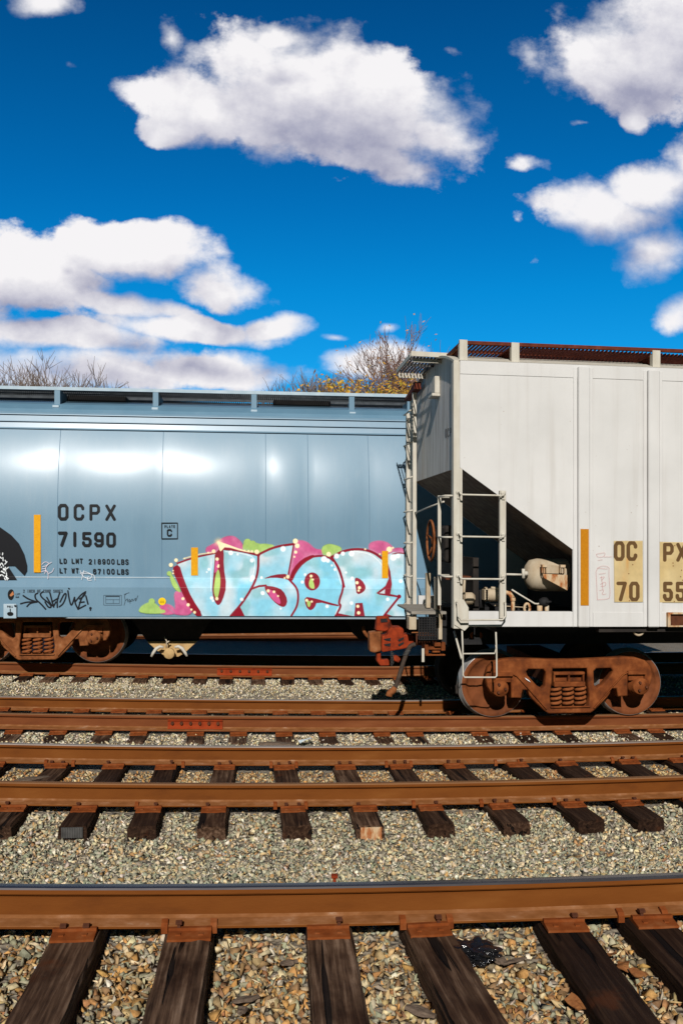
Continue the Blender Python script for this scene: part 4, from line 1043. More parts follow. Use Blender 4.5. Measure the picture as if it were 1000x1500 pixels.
    for pl in (A1((775, 92), (800, 58), (840, 66), (920, 90), (1010, 84), (1010, 140), (900, 165), (780, 145)), A2((-10, 76), (40, 70), (86, 84), (80, 120), (-10, 140)), A2((392, 96), (430, 72), (485, 78), (535, 106), (470, 165), (400, 150)), A1((246, 290), (285, 350), (335, 450), (275, 415), (245, 340)), A1((14, 592), (24, 548), (70, 516), (120, 508), (160, 536), (180, 566), (212, 566), (212, 596))): p.poly(wob(pl), GRN, .96, 1.6)
    for (u, v, r_) in ((812, 74, 28), (240, 300, 17), (112, 505, 22), (850, 84, 24)): p.disc(*g1(u, v), r_ / 5, GRN, .97, 1.2)
    hz = np.clip(nz(7, 71) * 1.3 - .15, 0, 1); hz2 = nz(3.2, 72)
    p.over(srgb(226, 140, 176), .35 * hz * (p.C[..., 0] > p.C[..., 1] * 1.4)); p.over(srgb(150, 186, 96), .4 * hz * (p.C[..., 1] > p.C[..., 0] * 1.1))
    p.C[..., 3] *= .86 + .14 * hz2
    # letter bodies
    bodies = [A1((300, 225), (400, 186), (500, 164), (575, 150), (640, 112), (800, 134), (892, 164), (886, 300), (850, 396), (770, 520), (690, 620), (490, 620), (400, 480), (340, 370)),
              [g1(895, 168), g2(0, 138), g2(100, 92), g2(220, 78), g2(185, 265), g2(205, 320), g2(246, 360), g2(240, 450), g2(205, 535), g1(790, 612), g1(755, 545), g1(830, 430), g1(870, 330)],
              A2((205, 310), (215, 260), (262, 194), (322, 155), (400, 148), (462, 158), (504, 220), (536, 342), (500, 450), (520, 465), (488, 535), (200, 535), (246, 440), (246, 360)),
              A2((460, 155), (540, 114), (640, 104), (722, 124), (782, 168), (800, 148), (850, 126), (918, 130), (922, 535), (488, 535), (520, 465), (500, 450), (538, 344), (502, 220))]
    for i, pl in enumerate(bodies):
        d = np.where(poly_in(p.P, pl), seg_dist(p.P, pl + [pl[0]]), -1.0); a = np.clip(.5 + d / .8, 0, 1)
        w_ = np.clip(nz(24, 10 + i) * 1.5 - .35 + .25 * (nz(9, 20) - .5), 0, 1); lower = np.clip((p.Y - 862) / 18, 0, 1)
        right = 1.0 if i in (2,) else (np.clip((p.X - 325) / 14, 0, 1) if i == 0 else .25)
        mixf = np.clip(.95 * w_ + (.02 if i in (2,) else .16) - .5 * right * (1 - .2 * w_) + .15 - .15 * lower, 0, 1)[..., None]
        col = np.array(CY) * (1 - mixf) + np.array(PALE) * mixf
        tl = np.clip((nz(15, 40 + i) - .60) * 3.2, 0, .75)[..., None]; col = col * (1 - tl) + np.array(srgb(128, 182, 190)) * tl
        p.over(srgb(170, 206, 220), .22 * np.exp(-(np.clip(-np.where(poly_in(p.P, pl), 1, -seg_dist(p.P, pl + [pl[0]])), 0, 99) / 3.0) ** 2) * (~poly_in(p.P, pl))); p.over(col, a)
    def red(pl, it=1): p.poly(smooth_poly(pl, it), RED, .98, .8)
    def rs(l, w): p.stroke(smooth_line(l), w * 1.2, RED, .98, .8)
    red(A1((255, 260), (312, 230), (340, 320), (362, 380), (405, 480), (492, 612), (425, 612), (350, 480), (300, 360)))
    rs(A1((300, 226), (400, 190), (500, 166), (575, 152)), 2.3)
    red(A1((572, 155), (620, 108), (640, 128), (638, 250), (660, 395), (630, 500), (600, 540), (572, 510), (553, 440), (560, 330), (572, 210)))
    p.poly(smooth_poly(A1((600, 262), (614, 330), (612, 400), (602, 450), (588, 500), (564, 440), (570, 370), (584, 290))), GRN, .97, 1); p.poly(smooth_poly(A1((578, 205), (600, 190), (602, 262), (578, 300), (570, 290))), PINK, .95, 1)
    rs(A1((625, 118), (760, 132), (895, 166)), 3.4); rs(A1((892, 166), (890, 290), (855, 390), (772, 520), (690, 612)), 3.0); red(A1((758, 545), (792, 612), (695, 612)), 0)
    rs([g1(892, 168), g2(0, 136), g2(100, 90), g2(218, 74)], 3.0); rs(A2((218, 76), (200, 180), (184, 265)), 2.0)
    red(A2((15, 298), (90, 268), (186, 262), (208, 322), (180, 298), (90, 286))); rs([g1(836, 415), g1(900, 392), g2(0, 342), g2(40, 338)], 2.6)
    red(A2((28, 338), (100, 345), (150, 368), (180, 430), (166, 474), (135, 474), (88, 440), (42, 380))); p.poly(smooth_poly(A2((45, 352), (100, 376), (130, 420), (136, 462), (95, 440), (60, 400))), PINK, .95, 1); rs(A2((44, 352), (100, 374), (134, 420), (140, 466)), .8)
    rs(A2((190, 302), (236, 350), (248, 400), (240, 470), (203, 530)), 2.6)
    rs(A2((200, 300), (222, 240), (272, 182), (342, 150), (430, 150), (484, 192), (516, 262), (538, 345), (500, 450), (521, 466), (484, 530)), 2.7); red(A2((184, 302), (214, 226), (270, 168), (342, 138), (352, 156), (282, 196), (236, 252), (206, 318)))
    e = [(335 + 50 * math.cos(a), 312 + 58 * math.sin(a)) for a in np.linspace(0, 2 * math.pi, 24)[:-1]]; e = [(u, min(v, 374)) for u, v in e]
    red([g2(*a) for a in e], 0); p.poly(smooth_poly(A2((330, 280), (348, 330), (350, 362), (318, 352), (312, 320))), GRN, .97, 1)
    red(A2((284, 408), (350, 418), (460, 450), (515, 464), (490, 472), (366, 440), (350, 482), (320, 500), (294, 470)), 1); p.poly(smooth_poly(A2((300, 432), (330, 440), (318, 480), (304, 466))), GRN, .9, 1)
    rs(A2((458, 156), (540, 114), (640, 104), (722, 124), (784, 170)), 3.2); rs(A2((460, 158), (502, 220), (522, 280), (538, 345)), 2.6)
    red(A2((812, 180), (832, 250), (842, 330), (832, 392), (892, 404), (880, 414), (760, 396), (742, 386), (800, 340), (822, 292), (800, 190)), 0); p.poly(A2((762, 386), (798, 362), (796, 390)), PALE, .95, 1)
    p.disc(*g2(888, 408), 3.0, RED); rs(A2((888, 410), (842, 468), (792, 530)), 2.8); rs(A2((845, 138), (880, 130), (920, 134)), 1.5)
    red(A2((604, 282), (650, 300), (680, 350), (660, 382), (618, 398), (610, 340))); red(A2((610, 450), (655, 448), (670, 534), (602, 534)), 0); red(A2((490, 512), (600, 534), (478, 534)), 0); red(A2((800, 515), (850, 534), (785, 534)), 0)
    # white inner lines, spray dots and glints
    WH, CR = srgb(236, 242, 244), srgb(250, 232, 188)
    for l in (A1((650, 140), (760, 150), (868, 180), (866, 260), (845, 340)), A2((470, 190), (500, 260), (520, 330)), A2((600, 118), (700, 135), (760, 180), (790, 230)), A2((500, 480), (482, 520)), A1((548, 190), (545, 330), (545, 430))): p.stroke(smooth_line(l), 1.0, WH, .75, 1)
    for (u, v, r_) in ((690, 150, 20), (845, 205, 18), (850, 330, 20), (530, 270, 12), (550, 480, 15), (770, 490, 15), (915, 330, 12), (925, 445, 16), (740, 160, 10), (840, 350, 12), (560, 500, 10), (515, 290, 8)): p.disc(*g1(u, v), r_ / 6.2, WH, .92, 1.6)
    for (u, v, r_) in ((150, 105, 22), (410, 170, 24), (435, 180, 16), (490, 150, 20), (530, 135, 16), (585, 135, 22), (850, 160, 26), (880, 150, 18), (590, 292, 14), (272, 316, 12), (480, 236, 12), (460, 210, 9), (585, 450, 14), (898, 310, 14), (815, 425, 14), (135, 485, 8), (290, 268, 10), (550, 255, 9), (18, 385, 14), (430, 470, 14)): p.disc(*g2(u, v), r_ / 5.6, WH, .92, 1.6)
    for (u, v, r_) in ((290, 203, 16), (252, 238, 18), (268, 300, 8), (565, 138, 17), (525, 148, 7), (590, 195, 14), (598, 250, 10), (340, 485, 13), (378, 530, 14), (402, 565, 9), (425, 585, 12), (588, 485, 14), (790, 132, 7), (820, 136, 9), (845, 138, 9), (880, 142, 20), (352, 190, 6), (268, 280, 6), (600, 240, 8)): p.disc(*g1(u, v), r_ / 6.2, CR, .95, 1.4)
    for (u, v, r_) in ((228, 55, 20), (240, 85, 18), (230, 125, 12), (222, 155, 7), (180, 282, 14), (160, 290, 7), (440, 138, 18), (55, 372, 12), (92, 378, 10), (118, 405, 7), (328, 278, 11), (340, 300, 7), (672, 106, 7), (825, 108, 22), (848, 98, 8), (620, 320, 12), (635, 352, 12), (630, 370, 9), (300, 432, 11), (332, 440, 8), (625, 470, 12), (630, 512, 13), (765, 138, 7)): p.disc(*g2(u, v), r_ / 5.5, CR, .95, 1.4)
    p.poly(smooth_poly(A1((585, 60), (640, 78), (780, 130), (880, 150), (780, 140), (650, 100), (625, 130), (612, 140), (600, 100)), 1), CR, .95, 1.2)
    d = np.hypot(p.X - g1(600, 70)[0], p.Y - g1(600, 70)[1]); p.over(CR, .75 * np.exp(-(d / 4.5) ** 2))
    p.stroke(A1((345, 192), (400, 176), (470, 158), (550, 148)), 1.4, CR, .8, 1.5)
    p.disc(237.5, 881, 5.6, srgb(232, 196, 20)); text(p, 'OOO', 234.5, 880.5, 240.5, 883.5, .6, srgb(120, 90, 10), .8, 1.6); p.stroke([(234.5, 879), (240.5, 879)], .5, srgb(120, 90, 10), .7)
    fade = np.clip((606 - p.X) / 14, 0, 1); p.C[..., 3] *= np.where(p.X > 592, fade, 1)
    p.mesh('graffiti', M['graffiti'], root, bsurf, .016)
    return
blue = make_blue()

# ---------------------------------------------------------------- WHITE HOPPER CAR
WX0 = 2.9
def wt(z): return -(.0086 + np.clip(np.asarray(z, float) - 1.09, -.4, 4) * .0078)
def wwarp(v):
    v = v.copy(); v[:, 2] += wt(v[:, 2]) * (np.clip(v[:, 0], 0, 6.2) - WX0); return v
def wn(px, py, Y=11.40):
    X, za = at(px, py, Y); dX = min(max(X, 0), 6.2) - WX0
    k = .0078; z = (za + dX * (.0086 - 1.09 * k)) / (1 - k * dX)
    return X, z
def make_white():
    Y0, Y1 = 11.40, 14.60
    XE = atX(665, Y0)
    root = empty('hopper_car', (5.0, 13.0, float(rz('W', 3.8))), 'off white covered hopper car with ladders and open end, in front of the blue car', 'freight car', 'covered hopper freight cars')
    XR = 9.0
    B = lambda m, name, mat, bevel=0.0, par=None, seg=1: m.build(name, mat, par or root, wwarp, bevel, None, seg)
    zt = wn(673, 527.5)[1]; zs0 = wn(760, 918.5)[1]; zs1 = wn(760, 896)[1]
    xa, za = wn(673.5, 684.5); xo, zo = wn(838.5, 805)
    xrib = [atX(p, Y0) for p in (845, 947, 1050, 1150, 1250)]
    # near and far side sheets
    poly = [(XE + .06, zt), (XR, zt), (XR, zs0), (xo, zs0), (xo, zo), (xa, za)]
    B(MB().prism(poly, Y0, Y0 + .02), 'side_sheet', M['white'])
    B(MB().prism(poly, Y1 - .02, Y1), 'side_sheet', M['white'])
    B(MB().box(atX(677, Y0), xo, Y0 - .002, Y0 + .10, zs0, zs1), 'side_sill', M['white'], .006)
    B(MB().box(atX(677, Y0), xo, Y1 - .10, Y1, zs0, zs1), 'side_sill', M['white'])
    # lap seam under the eave, panel joints
    zl = zt - .165
    m = MB(); m.box(XE + .07, XR, Y0 - .007, Y0, zl, zt - .003); B(m, 'eave_strip', M['white'], .003)
    zk = wn(905, 897)[1]
    m = MB(); m.box(atX(868, Y0), atX(942, Y0), Y0 - .008, Y0, zs0 + .002, zk); m.box(atX(966, Y0), XR, Y0 - .008, Y0, zs0 + .002, zk); B(m, 'lower_strip', M['white'], .003)
    for x in xrib:
        w = .145
        m = MB(); m.box(x, x + w, Y0 - .055, Y0, zs0 + .001, zt - .01)
        B(m, 'side_rib', M['white'], .010)
        m = MB(); m.box(x - .05, x - .002, Y0 - .012, Y0, zs0 + .003, zt - .012); m.box(x + w + .002, x + w + .05, Y0 - .012, Y0, zs0 + .003, zt - .012)
        B(m, 'rib_flange', M['white'], .003)
    # corner post with its foot bracket
    xl, xr_ = atX(664, Y0 - .03), atX(673.5, Y0 - .03)
    B(MB().box(xl, xr_, Y0 - .03, Y0 + .10, zs0 - .02, zt - .02), 'corner_post', M['cream_paint'], .006)
    B(MB().box(xr_ + .002, atX(677, Y0), Y0 + .004, Y0 + .09, zs0 + .1, za), 'corner_post', M['cream_paint'])
    B(MB().box(xl, xr_, Y1 - .10, Y1 + .03, zs0 - .02, zt - .02), 'corner_post', M['cream_paint'], .006)
    p = [wn(*q_) for q_ in ((664, 878), (678, 878), (685, 890), (685, 918), (679, 924), (664, 915))]
    B(MB().prism(p, Y0 - .045, Y0 - .032), 'corner_bracket', M['cream_paint'], .004)
    # roof
    arc = [(Y0 + (Y1 - Y0) * f, zt + .27 * (1 - (2 * f - 1) ** 2)) for f in np.linspace(0, 1, 25)]
    m = MB(); up = arc + [(y, z - .03) for y, z in arc[::-1]]
    m.prism(up, XE - .005, XR, 'YZ'); B(m, 'roof', M['cream_paint'])
    # end wall and slope sheet
    arc2 = [(Y0 + .03 + (Y1 - Y0 - .06) * f, zt - .005 + .24 * (1 - (2 * f - 1) ** 2)) for f in np.linspace(0, 1, 25)]
    m = MB(); m.prism(arc2 + [(Y1 - .03, za), (Y0 + .03, za)], XE + .05, XE + .07, 'YZ'); B(m, 'end_wall', M['end_grime'])
    sl_ = (zo - za) / (xo - xa); xb = xo + .9
    m = MB(); V = []
    for x, z in ((XE + .05, za + .01), (xb, za + .01 + sl_ * (xb - XE - .05))):
        V += [(x, Y0 + .03, z), (x, Y1 - .03, z), (x + .02, Y0 + .03, z + .03), (x + .02, Y1 - .03, z + .03)]
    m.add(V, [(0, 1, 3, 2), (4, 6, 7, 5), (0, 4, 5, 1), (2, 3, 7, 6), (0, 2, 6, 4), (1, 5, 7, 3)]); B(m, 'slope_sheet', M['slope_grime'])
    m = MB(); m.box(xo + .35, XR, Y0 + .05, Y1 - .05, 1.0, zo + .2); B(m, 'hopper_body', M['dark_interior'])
    # bolster box and shear plate below the opening
    m = MB(); m.box(XE + .05, XR, 12.6, 13.4, .72, 1.22); m.box(xo - .9, xo + .4, 11.6, 14.4, .98, 1.06); B(m, 'centre_sill', M['black_steel_shade'])
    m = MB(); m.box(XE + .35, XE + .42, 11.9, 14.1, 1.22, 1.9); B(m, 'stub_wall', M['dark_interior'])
    # placard holder on the end
    xph, zph = at(636, 558, 12.75)
    m = MB(); m.box(XE - .02, XE + .05, 12.55, 12.80, zt - .23, zt + .0); B(m, 'placard_box', M['cream_paint'], .008)
    m = MB(); m.box(XE - .06, XE + .05, 12.53, 12.82, zt - .27, zt - .232); B(m, 'placard_box', M['cream_paint'], .006)
    # side ladder (near): second stile and rungs with bent feet
    ys = Y0 - .075
    x0, x1 = atX(732, ys), atX(741, ys); z0, z1 = wn(736, 906, ys)[1], wn(736, 718.5, ys)[1]
    B(MB().box(x0, x1, ys, ys + .012, z0, z1).box(x0, x0 + .012, ys + .012, ys + .06, z0, z1), 'ladder_stile', M['cream_paint'], .003)
    xm0, xm1 = (xl + xr_) / 2 + .02, (x0 + x1) / 2
    for py in (725.5, 786.5, 848):
        z = wn(705, py, ys)[1]; yy = ys - .05
        m = MB(); m.tube([(xm0, Y0 - .03, z + .03), (xm0, yy + .01, z + .028), (xm0 + .008, yy, z + .006), (xm0 + .03, yy, z), (xm1 - .03, yy, z), (xm1 - .008, yy, z + .006), (xm1, yy + .01, z + .028), (xm1, ys, z + .03)], .0115, 8)
        for xx, y_ in ((xm0, Y0 - .03), (xm1, ys)): m.lathe([(0, -.02), (.026, -.02), (.030, -.01), (.030, 0)], (xx, y_ - .002, z + .032), 'Y', 12); m.bar((xx, y_ - .012, z + .02), (xx, y_ - .012, z - .045), .035, .01, (0, 1, 0))
        B(m, 'ladder_rung', M['cream_paint'])
    zb, zc = wn(705, 908, ys)[1], wn(705, 883, ys)[1]
    m = MB(); m.tube([(xm0 - .03, Y0 - .05, zc), (xm0 - .03, ys - .06, zc - .02), (xm0 - .03, ys - .06, zb + .05), (xm0 + .01, ys - .06, zb), (xm1 - .02, ys - .06, zb + .005), (xm1 + .015, ys - .06, zb + .05), (xm1 + .015, ys - .05, zc), (xm1 + .015, ys - .01, zc)], .0125, 8); B(m, 'ladder_rung', M['cream_paint'])
    # sill step hanging below
    ysx = Y0 - .02
    q_ = lambda px, py: (atX(px, ysx), ysx, wn(px, py, ysx)[1])
    m = MB(); m.tube([q_(676.5, 924), q_(677.5, 950), q_(678, 989), q_(680, 992.5), q_(725, 992.5), q_(727.5, 990), q_(727, 955), q_(726, 926)], .0105, 8); B(m, 'sill_step', M['cream_paint'])
    m = MB(); m.tube([q_(678, 957.8), q_(724, 957.3), q_(726.5, 950), q_(726, 945)], .0095, 8); m.tube([(atX(665, 11.7), 11.7, wn(665, 925, 11.7)[1]), q_(676, 965)], .014, 8); B(m, 'sill_step', M['cream_paint'])
    # end ladder on the far side
    for Yl in (13.92, 14.50):
        B(MB().box(XE - .09, XE - .03, Yl - .012, Yl + .012, .96, zt - (.02 if Yl < 14 else .25)).box(XE - .092, XE - .084, Yl - .04, Yl + .04, .96, zt - (.02 if Yl < 14 else .25)), 'ladder_stile', M['cream_paint'], .003)
    for py in (607, 653, 703, 751, 797, 845, 888):
        z = at(606, py, 14.2)[1]; m = MB(); m.tube([(XE - .09, 13.92, z + .02), (XE - .13, 13.95, z), (XE - .13, 14.47, z), (XE - .09, 14.50, z + .02)], .012, 8); B(m, 'ladder_rung', M['cream_paint'])
    m = MB()                                    # perforated safety tread panel high on the end ladder
    for i in range(9):
        z = zt - .62 + i * .05; m.bar((XE - .10, 13.84, z), (XE - .10, 14.0, z + .02), .006, .022, (1, 0, 0))
    B(m, 'tread_panel', M['cream_paint'])
    # end handholds near the corner
    m = MB(); xh = XE - .10
    for py in (728, 788, 845): z = at(657, py, 11.55)[1]; m.tube([(XE, 11.42, z), (xh, 11.44, z), (xh, 11.90, z), (XE + .05, 11.92, z)], .012, 8)
    B(m, 'end_handhold', M['cream_paint'])
    B(MB().box(xh - .01, xh + .03, 11.86, 11.89, 1.3, at(657, 726, 11.6)[1]), 'handhold_post', M['cream_paint'])
    m = MB(); m.tube([(XE - .05, 13.9, at(612, 752, 13.9)[1]), (XE - .05, 12.9, at(632, 747, 12.9)[1] + .02), (XE - .03, 11.9, at(660, 736, 11.9)[1])], .012, 8); B(m, 'end_handrail', M['cream_paint'])
    # brake wheel and gear box
    cz = at(631, 793, 12.5)[1]; cx = atX(630.5, 12.5)
    m = MB(); R = .265
    m.tube([(cx, 12.5 + R * math.cos(a), cz + R * math.sin(a)) for a in np.linspace(0, 2 * math.pi, 33)], .016, 8)
    for j in range(5):
        a = 2 * math.pi * j / 5 + .3; m.tube([(cx + .05, 12.5, cz), (cx + .03, 12.5 + R * .5 * math.cos(a), cz + R * .5 * math.sin(a)), (cx, 12.5 + R * math.cos(a), cz + R * math.sin(a))], [.024, .016, .013], 6)
    m.lathe([(0, -.02), (.05, -.02), (.05, .2)], (cx + .03, 12.5, cz), 'X', 14); B(m, 'brake_wheel', M['truck_brown'])
    m = MB(); m.box(cx + .12, cx + .34, 12.15, 12.85, cz - .28, cz + .2); B(m, 'brake_housing', M['dark_interior'], .04, seg=2)
    m = MB(); m.tube([(cx + .1, 12.45, cz - .25), (cx + .1, 12.45, 1.2)], .015, 6); B(m, 'brake_chain', M['dark_rust'])
    # crossover platform, deck beams and perforated step
    m = MB(); m.box(atX(591, 13.1), XE + .12, 12.45, 12.92, 1.135, 1.175); m.box(atX(591, 13.1) + .03, XE + .12, 12.96, 13.9, 1.14, 1.17); B(m, 'end_platform', M['grey_wood'], .006)
    m = MB(); m.box(XE - .02, XE + .3, 11.8, 12.4, 1.62, 1.67); B(m, 'brake_step', M['dark_rust'], .004)
    m = MB(); m.box(XE - .05, XE + .01, 13.0, 13.1, 1.18, 1.66); m.box(XE + .0, XE + .06, 12.55, 12.72, 1.18, 1.62); m.box(XE + .20, XE + .24, 11.9, 12.4, 1.0, 1.66); B(m, 'deck_beam', M['tank_paint'], .006)
    # perforated plate: bars with real holes
    xs0, xs1 = atX(613, 12.45), atX(640, 12.45); zz0, zz1 = at(625, 937, 12.45)[1], at(625, 905, 12.45)[1]
    m = MB(); nr = 9
    for i in range(nr + 1):
        z = zz0 + (zz1 - zz0) * i / nr; m.bar((xs0, 12.42, z), (xs1, 12.42, z), .02, .010)
    for i in range(8):
        x = xs0 + (xs1 - xs0) * i / 7; m.bar((x, 12.425, zz0), (x, 12.425, zz1), .02, .016, (0, 1, 0))
    B(m, 'perforated_step', M['black_steel_shade'])
    B(MB().box(xs1 + .01, xs1 + .06, 12.40, 12.6, zz0, zz1 + .05), 'draft_plate', M['tank_paint'], .005)
    m = MB(); m.box(xs0 - .12, xs0 - .02, 12.5, 12.7, zz0 + .12, zz1); B(m, 'draft_plate', M['tank_paint'], .005)
    # coupler
    c = lambda u, v, Y=12.85: at(530 + u / 6.667, 880 + v / 6.667, Y)
    P = lambda l, Y=12.85: [c(*a, Y) for a in l]
    cp = B(MB().prism(P([(190, 345), (240, 335), (250, 300), (270, 262), (385, 262), (405, 285), (405, 335), (480, 332), (500, 345), (502, 450), (405, 470), (360, 480), (200, 505), (188, 500)]), 12.80, 13.10), 'coupler_head', M['coupler_red'], .02, seg=2)
    B(MB().prism(P([(150, 165), (262, 160), (300, 262), (250, 300), (225, 310), (135, 300)]), 12.86, 13.02), 'coupler_lug', M['coupler_red'], .012, cp)
    B(MB().prism(P([(72, 318), (180, 305), (188, 345), (188, 500), (120, 515), (76, 505)]), 12.84, 13.06), 'coupler_knuckle', M['truck_brown'], .02, cp, 2)
    B(MB().prism(P([(150, 505), (190, 510), (190, 590), (270, 585), (275, 645), (185, 648), (150, 600)]), 12.90, 13.06), 'coupler_shelf', M['coupler_red'], .01, cp)
    B(MB().prism(P([(300, 545), (345, 540), (380, 575), (360, 612), (310, 590)]), 12.84, 12.94), 'lock_lift', M['coupler_red'], .01, cp)
    for (a, b, v) in ((212, 282, 380), (350, 408, 378), (212, 282, 432), (350, 408, 425)):
        B(MB().prism(P([(a, v), (b, v - 12), (b - 6, v + 20), (a + 16, v + 12)] if a < 300 else [(a, v + 10), (b, v - 18), (b, v - 2), (a + 14, v + 26)], 12.79), 12.790, 12.802), 'core_hole_shade', M['black_steel_shade'], 0, cp)  # thin black plates paint the shade of the hollows, nothing is recessed
    B(MB().prism(P([(180, 185), (245, 180), (250, 215), (185, 220)], 12.85), 12.850, 12.858), 'core_hole_shade', M['black_steel_shade'], 0, cp)
    B(MB().tube([(*c(440, 390)[:1], 12.97, c(440, 390)[1]), (XE + .1, 12.97, c(440, 390)[1])], .085, 10), 'coupler_shank', M['dark_rust'], 0, cp)
    m = MB()
    for k_ in range(7): m.tube([(c(290, 510 + k_ * 18)[0] + (.008 if k_ % 2 else -.008) + .012 * math.cos(a), 12.80 + (.01 if k_ % 2 else 0), c(290, 510 + k_ * 18)[1] + .022 * math.sin(a)) for a in np.linspace(0, 2 * math.pi, 9)], .005, 5)
    B(m, 'lift_chain', M['grating_steel'], 0, cp)
    m = MB(); m.box(c(575, 0)[0], c(765, 0)[0], 12.5, 12.75, c(0, 518)[1], c(0, 505)[1]); m.box(c(600, 0)[0], c(720, 0)[0], 12.5, 12.75, c(0, 460)[1], c(0, 432)[1]); m.box(c(655, 0)[0], c(715, 0)[0], 12.45, 12.7, c(0, 425)[1], c(0, 388)[1]); m.box(c(725, 0)[0], c(765, 0)[0], 12.5, 12.75, c(0, 470)[1], c(0, 390)[1]); m.box(c(570, 0)[0], c(605, 0)[0], 12.5, 12.75, c(0, 505)[1], c(0, 412)[1]); m.box(c(640, 0)[0], c(715, 0)[0], 12.5, 12.75, c(0, 488)[1], c(0, 470)[1])
    B(m, 'cut_lever_bracket', M['truck_rust'], .006)
    B(MB().box(c(530, 0)[0], c(555, 0)[0], 12.42, 12.44, c(0, 570)[1], c(0, 440)[1]), 'cut_lever', M['cream_paint'], .004)
    # air hose
    hp = [(520, 430), (480, 440), (455, 470), (430, 530), (400, 620), (370, 720), (345, 800), (325, 850), (300, 890)]
    hs = smooth_line([c(u, v, 12.55) for u, v in hp], 2)
    B(MB().tube([(x, 12.55, z) for x, z in hs], .030, 10), 'air_hose', M['rubber'])
    gh = smooth_line([c(u, v, 12.55) for u, v in [(325, 850), (300, 890), (270, 905), (262, 940)]], 2)
    B(MB().tube([(x, 12.55, z) for x, z in gh], [.036] * 4 + [.045] * (len(gh) - 5) + [.028], 10), 'glad_hand', M['truck_brown'])
    a, b = c(450, 490, 12.55), c(425, 530, 12.55); m = MB()
    for f in (0, .33, .66, 1): m.lathe([(.033, -.008), (.037, -.006), (.037, .006), (.033, .008)], (a[0] + (b[0] - a[0]) * f, 12.55, a[1] + (b[1] - a[1]) * f), 'Z', 12)
    B(m, 'hose_clamp', M['grating_steel'])
    # reservoir and brake gear inside the opening
    o = lambda u, v, Y: at(670 + u / 5.556, 780 + v / 5.556, Y)
    xt, zt_ = o(700, 340, 11.95); x0_ = o(545, 340, 11.95)[0]; r = .212
    m = MB(); m.lathe([(0, x0_ - xt), (.05, x0_ - xt + .004), (.13, x0_ - xt + .035), (.19, x0_ - xt + .08), (r, x0_ - xt + .17), (r, .30)], (xt, 12.0, zt_), 'X', 28); B(m, 'air_reservoir', M['tank_paint'])
    pl = [o(*q2, 11.70) for q2 in ((690, 330), (892, 338), (892, 466), (700, 365))]
    B(MB().prism(pl, 11.69, 11.71), 'reservoir_bracket', M['rust_stained'], .004)
    pl = [o(*q2, 11.72) for q2 in ((680, 250), (720, 255), (820, 262), (870, 268), (872, 330), (690, 328))]
    B(MB().prism(pl, 11.74, 11.76), 'reservoir_bracket', M['tank_paint'], .004)
    for u in (702, 850):
        m = MB(); x, z = o(u, 290, 11.70); m.box(x - .032, x + .032, 11.66, 11.735, z + .02, z + .055); m.box(x - .032, x - .02, 11.67, 11.735, z - .05, z + .02); m.box(x + .02, x + .032, 11.67, 11.735, z - .05, z + .02); m.box(x - .008, x + .008, 11.68, 11.735, z - .055, z + .02)
        B(m, 'strap_bolt', M['rust_stained'], .003)
    m = MB(); m.tube([(o(395, 340, 11.8)[0], 11.8, o(0, 340, 11.8)[1]), (o(580, 343, 11.9)[0], 11.9, o(0, 343, 11.9)[1])], .014, 8); x, z = o(535, 330, 11.85); m.tube([(x, 11.85, z + .06), (x, 11.85, z - .06)], .022, 8); m.lathe([(0, -.02), (.03, -.02), (.03, .03), (0, .03)], (x + .03, 11.87, z), 'X', 8); B(m, 'reservoir_pipe', M['cream_paint'])
    m = MB(); p_ = [o(440, 463, 11.7), o(500, 500, 11.7), o(625, 575, 11.7), o(650, 578, 11.7), o(690, 565, 11.7)]; m.tube([(x, 11.7, z) for x, z in p_], .011, 8); B(m, 'brake_rod', M['cream_paint'])
    m = MB(); x, z = o(450, 600, 11.7); m.tube([(x, 11.7, z + .1), (x, 11.7, z - .12)], .024, 10); m.lathe([(.034, -.02), (.034, .02)], (x, 11.7, z + .09), 'Z', 10); m.tube([(x, 11.7, z + .1), (x - .03, 11.75, z + .16), (x - .09, 11.75, z + .17)], .03, 8); B(m, 'pipe_elbow', M['rust_stained'])
    m = MB(); x, z = o(565, 615, 11.62); m.tube([(x + .05 * math.cos(a) * .7, 11.62, z + .06 * math.sin(a)) for a in np.linspace(0, 2 * math.pi, 15)], .017, 8); B(m, 'lifting_eye', M['rust_stained'])
    m = MB(); x, z = o(700, 610, 11.68); m.tube([(x - .05, 11.68, z - .1), (x - .05, 11.68, z + .03)], .035, 8); m.tube([(x + .04, 11.68, z - .1), (x + .04, 11.68, z + .03)], .028, 8); B(m, 'angle_cock', M['rust_stained'])
    m = MB(); x, z = o(705, 575, 11.68); m.lathe([(0, -.07), (.04, -.06), (.06, -.02), (.06, .03), (.03, .06), (0, .06)], (x, 11.68, z + .02), 'X', 12); m.tube([(x, 11.62, z + .02), (x + .07, 11.62, z + .03)], .014, 6); B(m, 'cock_handle', M['black_steel_shade'])
    m = MB(); x, z = o(300, 510, 11.8)
    m.lathe([(0, -.10), (.05, -.10), (.08, -.06), (.085, .02), (.06, .09), (.06, .14), (0, .14)], (x, 11.85, z), 'X', 16); m.box(x - .14, x - .09, 11.75, 11.9, z - .06, z + .07); m.lathe([(.09, -.015), (.09, .015), (0, .015)], (x - .10, 11.85, z + .01), 'X', 12)
    for a in range(6): m.lathe([(0, -.02), (.016, -.02), (.016, .02)], (x - .11, 11.77 + .0, z + .06 - a * .022), 'Y', 6)
    m.tube([(x - .04, 11.82, z + .09), (x + .1, 11.82, z + .08), (x + .2, 11.82, z + .02)], .018, 8); B(m, 'control_valve', M['tank_paint'])
    m = MB(); x, z = o(95, 540, 11.75); m.lathe([(0, -.08), (.06, -.08), (.085, -.03), (.085, .04), (.05, .08), (0, .08)], (x, 11.8, z), 'X', 6); B(m, 'slack_fitting', M['tank_paint'], 0)
